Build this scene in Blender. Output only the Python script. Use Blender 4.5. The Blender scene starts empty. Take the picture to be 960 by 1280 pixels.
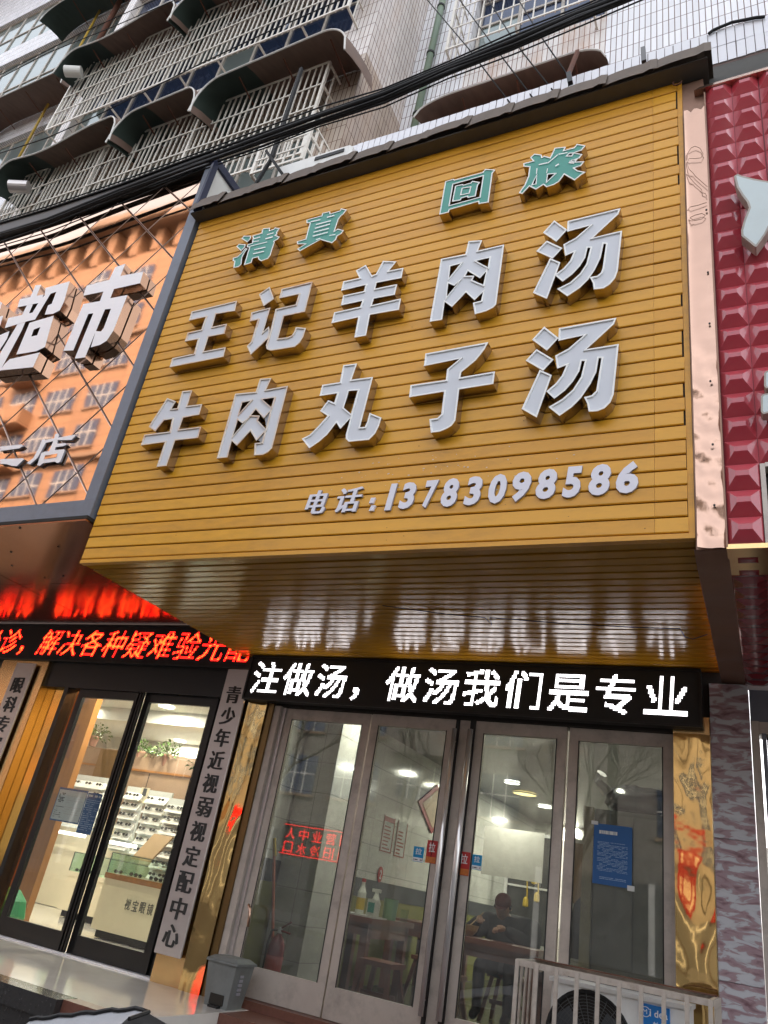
import bpy, bmesh, math, random
import numpy as np
from mathutils import Vector, Matrix, Euler
from mathutils.geometry import tessellate_polygon
random.seed(7)
R = math.radians
scene = bpy.context.scene
col = scene.collection

# ------------------------------------------------------------------ camera
CX, CY = 480.0, 640.0
VX = np.array([-1409 - CX, 766 - CY]); VV = np.array([818 - CX, -1180 - CY])
F = math.sqrt(-float(VX @ VV))
ax = -np.array([VX[0], VX[1], F]); ax /= np.linalg.norm(ax)
az = np.array([VV[0], VV[1], F]); az = az - ax * float(ax @ az); az /= np.linalg.norm(az)
ay = np.cross(az, ax)
RM = np.array([ax, ay, az])
EYE = np.array([0.0, 0.0, 1.0])
cam_data = bpy.data.cameras.new("camera")
cam = bpy.data.objects.new("camera", cam_data); col.objects.link(cam)
m4 = Matrix.Identity(4)
for i in range(3):
    m4[i][0] = RM[i][0]; m4[i][1] = -RM[i][1]; m4[i][2] = -RM[i][2]; m4[i][3] = EYE[i]
cam.matrix_world = m4
cam_data.sensor_fit = 'VERTICAL'; cam_data.sensor_height = 24.0; cam_data.sensor_width = 18.0
cam_data.lens = 24.0 * F / 1280.0
cam_data.clip_start = 0.05; cam_data.clip_end = 600
scene.camera = cam

# ------------------------------------------------------------------ sky, sun, exposure
SUN_EL, SUN_AZ = 50.0, 18.0        # azimuth from +Y clockwise: the sun stands behind the flats, the shop fronts lie in their shade
world = bpy.data.worlds.new("World"); scene.world = world; world.use_nodes = True
wt = world.node_tree; wt.nodes.clear()
sky = wt.nodes.new('ShaderNodeTexSky'); sky.sky_type = 'NISHITA'; sky.sun_disc = False
sky.sun_elevation = R(SUN_EL); sky.sun_rotation = R(SUN_AZ)
sky.air_density = 1.0; sky.dust_density = 4.0; sky.ozone_density = 1.0
hs = wt.nodes.new('ShaderNodeHueSaturation'); hs.inputs['Saturation'].default_value = 0.25
bg = wt.nodes.new('ShaderNodeBackground'); bg.inputs['Strength'].default_value = 0.15
wo = wt.nodes.new('ShaderNodeOutputWorld')
wt.links.new(sky.outputs[0], hs.inputs['Color']); wt.links.new(hs.outputs[0], bg.inputs[0]); wt.links.new(bg.outputs[0], wo.inputs[0])
sd = bpy.data.lights.new("sun", 'SUN'); sd.energy = 1.1; sd.angle = R(12); sd.color = (1.0, 0.95, 0.88)
sun = bpy.data.objects.new("sun", sd); col.objects.link(sun)
dirv = Vector((math.sin(R(SUN_AZ)) * math.cos(R(SUN_EL)), math.cos(R(SUN_AZ)) * math.cos(R(SUN_EL)), math.sin(R(SUN_EL))))
sun.rotation_euler = dirv.to_track_quat('Z', 'Y').to_euler(); sun.location = (0, -20, 30)
scene.view_settings.view_transform = 'Standard'; scene.view_settings.look = 'None'
scene.view_settings.gamma = 1.0; scene.view_settings.use_curve_mapping = False
scene.view_settings.exposure = 2.3
cy = scene.cycles
cy.use_denoising = True; cy.max_bounces = 8; cy.glossy_bounces = 5; cy.transparent_max_bounces = 16
cy.diffuse_bounces = 4; cy.caustics_reflective = False; cy.caustics_refractive = False; cy.sample_clamp_indirect = 6.0

# ------------------------------------------------------------------ measuring helpers: a sight line meets a real plane
def ray(px, py): return RM @ np.array([px - CX, py - CY, F])
def hit(px, py, n, d):
    r = ray(px, py); n = np.array(n, float); return EYE + r * ((d - float(n @ EYE)) / float(n @ r))
def at_y(px, py, D): return hit(px, py, (0, 1, 0), D)
def at_x(px, py, D): return hit(px, py, (1, 0, 0), D)
def at_z(px, py, D): return hit(px, py, (0, 0, 1), D)
TILT = 0.105 / 3.71                      # the signboards lean out towards the street at the top
def face_y(z, off=0.0): return 3.80 - (z - 2.94) * TILT - off
def on_sign(px, py, off=0.0): return hit(px, py, (0, 1, TILT), 3.80 + TILT * 2.94 - off)

# ------------------------------------------------------------------ materials
def new_mat(name):
    m = bpy.data.materials.new(name); m.use_nodes = True
    nt = m.node_tree; b = nt.nodes['Principled BSDF']; return m, nt, b
def link(nt, a, b): nt.links.new(a, b)
def mat(name, rgb, rough=0.6, metal=0.0, var=0.12, scale=6.0, bump=0.0, bscale=40.0, dirt=0.0, stretch=(1, 1, 1), coat=0.0, dirt_rgb=(0.05, 0.04, 0.03), rvar=0.1, bdist=0.01):
    m, nt, b = new_mat(name)
    tc = nt.nodes.new('ShaderNodeTexCoord'); mp = nt.nodes.new('ShaderNodeMapping'); mp.inputs['Scale'].default_value = stretch
    link(nt, tc.outputs['Object'], mp.inputs[0])
    n = nt.nodes.new('ShaderNodeTexNoise'); n.inputs['Scale'].default_value = scale; n.inputs['Detail'].default_value = 6
    link(nt, mp.outputs[0], n.inputs['Vector'])
    mx = nt.nodes.new('ShaderNodeMix'); mx.data_type = 'RGBA'
    lo = [max(0, c * (1 - var)) for c in rgb]; hi = [min(1, c * (1 + var)) for c in rgb]
    mx.inputs[6].default_value = (*lo, 1); mx.inputs[7].default_value = (*hi, 1)
    link(nt, n.outputs['Fac'], mx.inputs[0]); out = mx.outputs[2]
    if dirt > 0:
        n2 = nt.nodes.new('ShaderNodeTexNoise'); n2.inputs['Scale'].default_value = scale * 0.6; n2.inputs['Detail'].default_value = 8; n2.inputs['Roughness'].default_value = 0.7
        mp2 = nt.nodes.new('ShaderNodeMapping'); mp2.inputs['Location'].default_value = (3.3, 7.1, 1.7); mp2.inputs['Scale'].default_value = stretch
        link(nt, tc.outputs['Object'], mp2.inputs[0]); link(nt, mp2.outputs[0], n2.inputs['Vector'])
        cr = nt.nodes.new('ShaderNodeValToRGB'); cr.color_ramp.elements[0].position = 0.48; cr.color_ramp.elements[1].position = 0.72
        cr.color_ramp.elements[0].color = (0, 0, 0, 1); cr.color_ramp.elements[1].color = (dirt, dirt, dirt, 1)
        link(nt, n2.outputs['Fac'], cr.inputs[0])
        mx2 = nt.nodes.new('ShaderNodeMix'); mx2.data_type = 'RGBA'; mx2.inputs[7].default_value = (*dirt_rgb, 1)
        link(nt, cr.outputs[0], mx2.inputs[0]); link(nt, out, mx2.inputs[6]); out = mx2.outputs[2]
    link(nt, out, b.inputs['Base Color'])
    mr = nt.nodes.new('ShaderNodeMapRange'); mr.inputs[3].default_value = max(0.02, rough - rvar * rough); mr.inputs[4].default_value = min(1, rough + rvar * rough * 2)
    link(nt, n.outputs['Fac'], mr.inputs[0]); link(nt, mr.outputs[0], b.inputs['Roughness'])
    b.inputs['Metallic'].default_value = metal
    if coat: b.inputs['Coat Weight'].default_value = coat; b.inputs['Coat Roughness'].default_value = 0.08
    if bump > 0:
        nb = nt.nodes.new('ShaderNodeTexNoise'); nb.inputs['Scale'].default_value = bscale; nb.inputs['Detail'].default_value = 3
        link(nt, mp.outputs[0], nb.inputs['Vector'])
        bp = nt.nodes.new('ShaderNodeBump'); bp.inputs['Strength'].default_value = bump; bp.inputs['Distance'].default_value = bdist
        link(nt, nb.outputs['Fac'], bp.inputs['Height']); link(nt, bp.outputs[0], b.inputs['Normal'])
    return m
def emit(name, rgb, s):
    m, nt, b = new_mat(name); b.inputs['Base Color'].default_value = (*rgb, 1)
    b.inputs['Emission Color'].default_value = (*rgb, 1); b.inputs['Emission Strength'].default_value = s
    n = nt.nodes.new('ShaderNodeTexNoise'); n.inputs['Scale'].default_value = 90
    mr = nt.nodes.new('ShaderNodeMapRange'); mr.inputs[3].default_value = s * 0.8; mr.inputs[4].default_value = s * 1.2
    link(nt, n.outputs['Fac'], mr.inputs[0]); link(nt, mr.outputs[0], b.inputs['Emission Strength'])
    return m
def glass(name, tint=(0.9, 0.95, 0.92), refl=0.12, grime=0.06, wav=0.0):
    m, nt, b = new_mat(name); nt.nodes.remove(b)
    out = nt.nodes['Material Output']
    tr = nt.nodes.new('ShaderNodeBsdfTransparent'); tr.inputs[0].default_value = (*tint, 1)
    gl = nt.nodes.new('ShaderNodeBsdfGlossy'); gl.inputs['Roughness'].default_value = 0.015
    df = nt.nodes.new('ShaderNodeBsdfDiffuse'); df.inputs[0].default_value = (0.5, 0.5, 0.47, 1)
    fr = nt.nodes.new('ShaderNodeFresnel'); fr.inputs[0].default_value = 1.5
    ml = nt.nodes.new('ShaderNodeMath'); ml.operation = 'MULTIPLY_ADD'; ml.inputs[1].default_value = 1.7; ml.inputs[2].default_value = refl - 0.04
    ml.use_clamp = True
    link(nt, fr.outputs[0], ml.inputs[0])
    ge = nt.nodes.new('ShaderNodeNewGeometry'); iv = nt.nodes.new('ShaderNodeMath'); iv.operation = 'SUBTRACT'; iv.inputs[0].default_value = 1.0
    link(nt, ge.outputs['Backfacing'], iv.inputs[1]); m3 = nt.nodes.new('ShaderNodeMath'); m3.operation = 'MULTIPLY'; link(nt, ml.outputs[0], m3.inputs[0]); link(nt, iv.outputs[0], m3.inputs[1]); ml = m3
    s1 = nt.nodes.new('ShaderNodeMixShader'); link(nt, ml.outputs[0], s1.inputs[0]); link(nt, tr.outputs[0], s1.inputs[1]); link(nt, gl.outputs[0], s1.inputs[2])
    tc = nt.nodes.new('ShaderNodeTexCoord')
    n = nt.nodes.new('ShaderNodeTexNoise'); n.inputs['Scale'].default_value = 5; n.inputs['Detail'].default_value = 9; n.inputs['Roughness'].default_value = 0.7
    link(nt, tc.outputs['Object'], n.inputs['Vector'])
    mr = nt.nodes.new('ShaderNodeMapRange'); mr.inputs[1].default_value = 0.4; mr.inputs[2].default_value = 0.75; mr.inputs[3].default_value = grime * 0.3; mr.inputs[4].default_value = grime * 2
    link(nt, n.outputs['Fac'], mr.inputs[0])
    s2 = nt.nodes.new('ShaderNodeMixShader'); link(nt, mr.outputs[0], s2.inputs[0]); link(nt, s1.outputs[0], s2.inputs[1]); link(nt, df.outputs[0], s2.inputs[2])
    link(nt, s2.outputs[0], out.inputs[0])
    if wav:
        nb = nt.nodes.new('ShaderNodeTexNoise'); nb.inputs['Scale'].default_value = 1.6
        link(nt, tc.outputs['Object'], nb.inputs['Vector'])
        bp = nt.nodes.new('ShaderNodeBump'); bp.inputs['Strength'].default_value = wav; bp.inputs['Distance'].default_value = 0.02
        link(nt, nb.outputs['Fac'], bp.inputs['Height']); link(nt, bp.outputs[0], gl.inputs['Normal'])
    return m
def tile_mat(name, rgb, grout, bw, bh, axis='xz', rough=0.22, stain=0.0, stain_rgb=(0.45, 0.25, 0.1), mort=0.006, offset=0.0, var=0.08, bumpd=0.003):
    m, nt, b = new_mat(name)
    tc = nt.nodes.new('ShaderNodeTexCoord'); sp = nt.nodes.new('ShaderNodeSeparateXYZ'); cb = nt.nodes.new('ShaderNodeCombineXYZ')
    link(nt, tc.outputs['Object'], sp.inputs[0])
    link(nt, sp.outputs[{'x': 0, 'y': 1, 'z': 2}[axis[0]]], cb.inputs[0]); link(nt, sp.outputs[{'x': 0, 'y': 1, 'z': 2}[axis[1]]], cb.inputs[1])
    br = nt.nodes.new('ShaderNodeTexBrick'); br.offset = offset; br.squash = 1.0
    br.inputs['Scale'].default_value = 1.0; br.inputs['Brick Width'].default_value = bw; br.inputs['Row Height'].default_value = bh
    br.inputs['Mortar Size'].default_value = mort; br.inputs['Mortar Smooth'].default_value = 0.1; br.inputs['Bias'].default_value = 0.0
    br.inputs['Color1'].default_value = (*[c * (1 - var) for c in rgb], 1); br.inputs['Color2'].default_value = (*[min(1, c * (1 + var)) for c in rgb], 1)
    br.inputs['Mortar'].default_value = (*grout, 1)
    link(nt, cb.outputs[0], br.inputs['Vector']); out = br.outputs['Color']
    n = nt.nodes.new('ShaderNodeTexNoise'); n.inputs['Scale'].default_value = 0.9; n.inputs['Detail'].default_value = 8; n.inputs['Roughness'].default_value = 0.65
    mp = nt.nodes.new('ShaderNodeMapping'); mp.inputs['Scale'].default_value = (3.0, 3.0, 0.5)
    link(nt, tc.outputs['Object'], mp.inputs[0]); link(nt, mp.outputs[0], n.inputs['Vector'])
    if stain > 0:
        cr = nt.nodes.new('ShaderNodeMapRange'); cr.inputs[1].default_value = 0.45; cr.inputs[2].default_value = 0.75; cr.inputs[3].default_value = 0; cr.inputs[4].default_value = stain
        link(nt, n.outputs['Fac'], cr.inputs[0])
        mx = nt.nodes.new('ShaderNodeMix'); mx.data_type = 'RGBA'; mx.inputs[7].default_value = (*stain_rgb, 1)
        link(nt, cr.outputs[0], mx.inputs[0]); link(nt, out, mx.inputs[6]); out = mx.outputs[2]
    link(nt, out, b.inputs['Base Color']); b.inputs['Roughness'].default_value = rough
    bp = nt.nodes.new('ShaderNodeBump'); bp.invert = True; bp.inputs['Strength'].default_value = 0.6; bp.inputs['Distance'].default_value = bumpd
    link(nt, br.outputs['Fac'], bp.inputs['Height']); link(nt, bp.outputs[0], b.inputs['Normal'])
    return m

M = {}
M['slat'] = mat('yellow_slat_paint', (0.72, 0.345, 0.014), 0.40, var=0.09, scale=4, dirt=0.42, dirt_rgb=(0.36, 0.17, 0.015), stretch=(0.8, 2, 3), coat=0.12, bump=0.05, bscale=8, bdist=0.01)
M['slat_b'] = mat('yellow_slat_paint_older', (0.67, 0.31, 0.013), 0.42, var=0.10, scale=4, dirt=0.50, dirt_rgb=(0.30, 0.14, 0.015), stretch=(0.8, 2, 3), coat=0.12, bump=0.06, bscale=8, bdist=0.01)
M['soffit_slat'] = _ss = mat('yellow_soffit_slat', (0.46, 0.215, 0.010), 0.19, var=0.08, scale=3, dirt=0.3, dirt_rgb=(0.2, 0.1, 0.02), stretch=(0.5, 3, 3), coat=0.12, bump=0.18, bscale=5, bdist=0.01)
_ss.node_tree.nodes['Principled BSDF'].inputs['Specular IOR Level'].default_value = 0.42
M['dark'] = mat('dark_cavity', (0.018, 0.014, 0.010), 0.8)
M['black_metal'] = mat('black_metal', (0.007, 0.007, 0.007), 0.3, var=0.3)
M['black_matte'] = mat('black_plastic', (0.006, 0.006, 0.006), 0.55, var=0.3)
M['cable'] = mat('black_cable_rubber', (0.004, 0.004, 0.0045), 0.75, var=0.3)
M['acrylic'] = mat('grey_acrylic_face', (0.63, 0.65, 0.69), 0.28, var=0.05, scale=4, dirt=0.12, dirt_rgb=(0.36, 0.36, 0.36))
M['rim'] = mat('white_letter_rim', (0.90, 0.90, 0.87), 0.4, var=0.05)
M['rim_rust'] = mat('rusty_letter_rim', (0.74, 0.66, 0.56), 0.45, var=0.12, scale=14, dirt=0.8, dirt_rgb=(0.62, 0.28, 0.12))
M['letter_side'] = mat('mirror_steel_letter_side', (0.44, 0.36, 0.26), 0.24, metal=0.95, var=0.12, scale=8, bump=0.2, bscale=12, dirt=0.3, dirt_rgb=(0.12, 0.08, 0.04))
M['teal'] = mat('teal_acrylic', (0.055, 0.30, 0.235), 0.35, var=0.06)
M['pvc'] = mat('lilac_white_pvc_letter', (0.76, 0.75, 0.82), 0.5, var=0.04)
M['pvc_side'] = mat('grey_pvc_edge', (0.30, 0.29, 0.32), 0.6)
M['eave'] = mat('brown_corrugated_sheet', (0.13, 0.095, 0.070), 0.6, var=0.25, scale=5, dirt=0.5, dirt_rgb=(0.05, 0.04, 0.03))
M['eave_dark'] = mat('grey_eave_fascia', (0.085, 0.082, 0.075), 0.7, var=0.25, dirt=0.4)
M['copper_glass'] = mat('copper_mirror_glass', (0.78, 0.55, 0.41), 0.03, metal=1.0, var=0.02, scale=2, bump=0.03, bscale=0.9, bdist=0.03)
M['bevel'] = mat('copper_glass_bevel', (0.58, 0.43, 0.36), 0.3, metal=0.9, var=0.05)
M['frame_grey'] = mat('blue_grey_aluminium', (0.17, 0.19, 0.23), 0.42, metal=0.3, var=0.1, dirt=0.2)
M['steel'] = mat('brushed_steel', (0.84, 0.84, 0.86), 0.34, metal=0.3, var=0.05, stretch=(1, 1, 14), bump=0.05)
M['steel_side'] = mat('steel_letter_side', (0.50, 0.40, 0.33), 0.16, metal=0.95, var=0.1)
M['copper'] = mat('crumpled_copper_sheet', (0.56, 0.36, 0.27), 0.20, metal=0.95, var=0.08, bump=0.20, bscale=4.0, bdist=0.05, dirt=0.1, dirt_rgb=(0.5, 0.35, 0.28))
M['copper_dull'] = mat('dull_copper_sheet', (0.28, 0.16, 0.11), 0.4, metal=0.55, var=0.3, scale=4, bump=0.5, bscale=4)
M['gold'] = mat('gold_mirror_sheet', (0.86, 0.58, 0.24), 0.06, metal=1.0, var=0.04, bump=0.08, bscale=3.0, bdist=0.04)
M['gold_flat'] = mat('gold_sheet_flat', (0.78, 0.52, 0.24), 0.2, metal=1.0, var=0.05, bump=0.2, bscale=2)
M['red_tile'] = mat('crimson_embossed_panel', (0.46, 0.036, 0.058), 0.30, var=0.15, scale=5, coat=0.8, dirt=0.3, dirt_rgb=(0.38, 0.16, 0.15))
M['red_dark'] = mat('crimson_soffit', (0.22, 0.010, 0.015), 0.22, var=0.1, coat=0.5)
M['red_letter'] = mat('pale_plastic_letter', (0.58, 0.66, 0.66), 0.35, var=0.06, dirt=0.2, dirt_rgb=(0.4, 0.42, 0.4))
M['red_letter_side'] = mat('dull_letter_side', (0.42, 0.38, 0.33), 0.5, var=0.15, dirt=0.5)
M['alu_pink'] = mat('worn_aluminium_frame', (0.50, 0.44, 0.385), 0.42, metal=0.25, var=0.15, scale=8, dirt=0.4, dirt_rgb=(0.10, 0.09, 0.08))
M['chrome'] = mat('chrome_tube', (0.78, 0.76, 0.75), 0.2, metal=0.6, bump=0.2, bscale=6, bdist=0.02)
M['marble_floor'] = mat('polished_beige_marble', (0.74, 0.70, 0.65), 0.12, var=0.10, scale=2.2, coat=0.5, dirt=0.2, dirt_rgb=(0.36, 0.32, 0.28))
M['granite_black'] = mat('black_granite', (0.028, 0.027, 0.027), 0.25, var=0.4, scale=40, coat=0.3)
M['granite_red'] = mat('red_granite', (0.15, 0.062, 0.042), 0.35, var=0.3, scale=40)
M['asphalt'] = mat('asphalt', (0.042, 0.041, 0.04), 0.9, var=0.3, scale=30, bump=0.4, bscale=80)
M['paving'] = mat('grey_paving', (0.11, 0.105, 0.10), 0.8, var=0.2, scale=8, bump=0.2, bscale=60)
M['white_tile_room'] = tile_mat('white_room_tile', (0.66, 0.66, 0.62), (0.38, 0.38, 0.36), 0.6, 0.3, 'yz', rough=0.12, var=0.02, mort=0.004)
M['white_tile_room_x'] = tile_mat('white_room_tile_x', (0.66, 0.66, 0.62), (0.38, 0.38, 0.36), 0.6, 0.3, 'xz', rough=0.12, var=0.02, mort=0.004)
M['white'] = mat('white_paint', (0.72, 0.71, 0.66), 0.6, var=0.04)
M['cream'] = mat('cream_laminate', (0.70, 0.63, 0.46), 0.35, var=0.05)
M['brownpanel'] = mat('taupe_panel', (0.30, 0.20, 0.13), 0.45, var=0.06)
M['woodp'] = mat('orange_brown_veneer', (0.30, 0.13, 0.035), 0.3, var=0.25, scale=3, stretch=(8, 8, 0.6), coat=0.3)
M['wood_red'] = mat('red_brown_table_wood', (0.20, 0.062, 0.034), 0.4, var=0.3, scale=4, stretch=(1, 6, 6), coat=0.2)
M['amber'] = mat('amber_mirror', (0.75, 0.42, 0.10), 0.1, metal=0.95, var=0.08, bump=0.1, bscale=1.5)
M['charcoal'] = mat('charcoal_band', (0.06, 0.065, 0.07), 0.5)
M['lime'] = mat('lime_wall_paint', (0.20, 0.20, 0.04), 0.6, var=0.08)
M['bin'] = mat('grey_green_bin_plastic', (0.16, 0.17, 0.165), 0.5, var=0.12, dirt=0.4)
M['ext_red'] = mat('red_extinguisher_paint', (0.20, 0.012, 0.018), 0.25, coat=0.5)
M['broom'] = mat('orange_red_pole', (0.45, 0.10, 0.035), 0.4, var=0.15)
M['ac_white'] = mat('aged_white_enamel', (0.80, 0.79, 0.75), 0.4, var=0.05, dirt=0.2, dirt_rgb=(0.35, 0.3, 0.25))
M['ac_blue'] = mat('label_blue', (0.01, 0.17, 0.50), 0.35, var=0.03)
M['cage_steel'] = mat('weathered_cage_tube', (0.52, 0.46, 0.40), 0.5, metal=0.35, var=0.2, scale=12, dirt=0.6, dirt_rgb=(0.16, 0.09, 0.05))
M['bar'] = mat('pale_stainless_bar', (0.80, 0.76, 0.68), 0.4, metal=0.1, var=0.12, dirt=0.3, dirt_rgb=(0.35, 0.27, 0.2))
M['awning_brown'] = mat('brown_awning_sheet', (0.15, 0.095, 0.070), 0.6, var=0.45, scale=3, stretch=(4, 1, 1), dirt=0.5, dirt_rgb=(0.20, 0.13, 0.10))
M['awning_green'] = mat('dark_green_awning_sheet', (0.030, 0.046, 0.038), 0.5, var=0.4, scale=3, stretch=(4, 1, 1), dirt=0.3, dirt_rgb=(0.06, 0.08, 0.07))
M['awning_edge'] = mat('white_awning_edge', (0.66, 0.64, 0.60), 0.5, var=0.1, dirt=0.3, dirt_rgb=(0.3, 0.25, 0.2))
M['tile_white'] = tile_mat('white_wall_tile', (0.83, 0.83, 0.86), (0.16, 0.10, 0.09), 0.075, 0.29, 'xz', stain=0.10, stain_rgb=(0.5, 0.42, 0.36))
M['tile_stain'] = tile_mat('rust_stained_wall_tile', (0.80, 0.76, 0.73), (0.22, 0.10, 0.07), 0.075, 0.29, 'xz', stain=0.9, stain_rgb=(0.46, 0.22, 0.09))
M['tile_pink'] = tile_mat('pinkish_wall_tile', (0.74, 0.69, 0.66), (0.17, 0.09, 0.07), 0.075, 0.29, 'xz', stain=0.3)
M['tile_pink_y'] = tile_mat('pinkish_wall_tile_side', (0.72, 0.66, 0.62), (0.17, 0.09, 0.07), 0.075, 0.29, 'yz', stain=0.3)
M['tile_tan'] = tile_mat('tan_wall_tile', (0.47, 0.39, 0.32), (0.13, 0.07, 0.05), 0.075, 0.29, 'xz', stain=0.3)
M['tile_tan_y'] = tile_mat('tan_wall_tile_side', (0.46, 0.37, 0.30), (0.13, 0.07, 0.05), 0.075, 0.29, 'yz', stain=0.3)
M['tile_piece'] = mat('glazed_white_tile', (0.76, 0.76, 0.80), 0.2, var=0.04, dirt=0.1, dirt_rgb=(0.5, 0.45, 0.4))
M['grout'] = mat('dark_grout', (0.12, 0.08, 0.07), 0.8)
M['window_blue'] = mat('dark_blue_window_glass', (0.035, 0.055, 0.11), 0.06, metal=0.35, var=0.2, scale=0.8)
M['window_pale'] = mat('pale_window_glass', (0.26, 0.31, 0.30), 0.08, metal=0.4, var=0.3, scale=0.8)
M['win_frame'] = mat('aged_window_frame', (0.52, 0.47, 0.41), 0.5, var=0.1, dirt=0.3)
M['room_dark'] = mat('unlit_room', (0.03, 0.03, 0.032), 0.8)
M['rust'] = mat('rusty_steel', (0.12, 0.045, 0.025), 0.8, var=0.4, scale=10)
M['pipe_green'] = mat('green_drain_pipe', (0.17, 0.24, 0.17), 0.5, var=0.15, dirt=0.5, dirt_rgb=(0.25, 0.20, 0.10), scale=2)
M['pipe_yellow'] = mat('yellow_gas_pipe', (0.55, 0.36, 0.05), 0.5)
M['marble_pillar'] = None
M['blue_poster'] = mat('blue_notice_paper', (0.012, 0.09, 0.27), 0.5, var=0.05)
M['blue_pale'] = mat('pale_blue_ink', (0.30, 0.42, 0.60), 0.5)
M['paper'] = mat('off_white_paper', (0.62, 0.64, 0.62), 0.6, var=0.04)
M['ink'] = mat('black_ink', (0.02, 0.02, 0.02), 0.5)
M['sticker_red'] = mat('red_sticker', (0.45, 0.02, 0.02), 0.4)
M['sticker_orange'] = mat('orange_sticker', (0.55, 0.16, 0.03), 0.4, var=0.4, scale=60)
M['sticker_blue'] = mat('cyan_sticker', (0.0, 0.24, 0.50), 0.4)
M['sticker_white'] = mat('white_sticker_ink', (0.75, 0.75, 0.75), 0.4)
M['plaque'] = mat('satin_steel_plaque', (0.56, 0.52, 0.50), 0.33, metal=0.7, var=0.06, stretch=(1, 1, 8))
M['shop_glass'] = glass('clear_shop_glass', (0.93, 0.95, 0.93), 0.06, 0.02)
M['door_glass'] = glass('dusty_door_glass', (0.68, 0.71, 0.69), 0.09, 0.075)
M['case_glass'] = glass('green_display_glass', (0.84, 0.94, 0.89), 0.05, 0.02)
M['led_white'] = emit('white_led_dots', (1.0, 0.95, 0.97), 1.5)
M['led_red'] = emit('red_led_dots', (1.0, 0.008, 0.005), 2.0)
M['led_core'] = emit('orange_led_core', (1.0, 0.14, 0.02), 1.2)
M['lamp'] = emit('lit_downlight', (1.0, 0.96, 0.86), 4.0)
M['lamp_warm'] = emit('warm_lit_lamp', (1.0, 0.78, 0.32), 0.9)
M['strip'] = emit('lit_led_strip', (1.0, 0.98, 0.92), 1.2)
M['leaf'] = mat('plant_leaf', (0.07, 0.13, 0.03), 0.45, var=0.4, scale=20)
M['pot'] = mat('clay_pot', (0.32, 0.16, 0.11), 0.6)
M['skin'] = mat('skin', (0.42, 0.24, 0.17), 0.5, var=0.08)
M['coat'] = mat('black_padded_coat', (0.035, 0.035, 0.042), 0.7, var=0.2, bump=0.3, bscale=25)
M['cap'] = mat('dark_red_cap', (0.08, 0.016, 0.016), 0.7)
M['opp_wall'] = tile_mat('tan_facade_opposite', (0.30, 0.165, 0.09), (0.19, 0.10, 0.055), 1.6, 0.75, 'xz', rough=0.7, stain=0.2, mort=0.03, bumpd=0.01)
M['opp_trim'] = mat('brown_facade_trim', (0.26, 0.17, 0.11), 0.7, var=0.15)
M['opp_dark'] = mat('opposite_shop_dark', (0.08, 0.08, 0.08), 0.5, var=0.3)
M['bark'] = mat('grey_brown_bark', (0.10, 0.08, 0.065), 0.85, var=0.3, bump=0.4, bscale=30)
M['quilt'] = mat('silver_grey_padded_cloth', (0.42, 0.43, 0.45), 0.7, var=0.1, bump=0.5, bscale=18)
M['green_cloth'] = mat('green_plastic', (0.02, 0.22, 0.08), 0.5)
M['bottle'] = mat('white_plastic_bottle', (0.66, 0.66, 0.60), 0.35)
M['bottle_green'] = mat('pale_green_plastic', (0.20, 0.34, 0.22), 0.35)
M['red_plastic'] = mat('red_plastic', (0.45, 0.03, 0.03), 0.4)
M['yellow_thing'] = mat('yellow_label', (0.6, 0.42, 0.04), 0.5)
M['bowl'] = mat('tan_bowl', (0.40, 0.26, 0.12), 0.5)

def marble_pillar():
    m, nt, b = new_mat('purple_grey_marble')
    tc = nt.nodes.new('ShaderNodeTexCoord'); mp = nt.nodes.new('ShaderNodeMapping'); mp.inputs['Scale'].default_value = (6, 6, 19); mp.inputs['Rotation'].default_value = (0, R(8), 0)
    link(nt, tc.outputs['Object'], mp.inputs[0])
    n = nt.nodes.new('ShaderNodeTexNoise'); n.inputs['Scale'].default_value = 1.2; n.inputs['Detail'].default_value = 5; n.inputs['Distortion'].default_value = 0.7
    link(nt, mp.outputs[0], n.inputs['Vector'])
    cr = nt.nodes.new('ShaderNodeValToRGB'); e = cr.color_ramp.elements
    e[0].position = 0.30; e[0].color = (0.16, 0.085, 0.10, 1); e[1].position = 0.60; e[1].color = (0.50, 0.51, 0.54, 1)
    a = e.new(0.44); a.color = (0.34, 0.235, 0.26, 1); a2 = e.new(0.505); a2.color = (0.34, 0.26, 0.28, 1); a3 = e.new(0.53); a3.color = (0.44, 0.45, 0.48, 1)
    link(nt, n.outputs['Fac'], cr.inputs[0]); link(nt, cr.outputs[0], b.inputs['Base Color']); b.inputs['Roughness'].default_value = 0.3
    return m
M['marble_pillar'] = marble_pillar()

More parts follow.
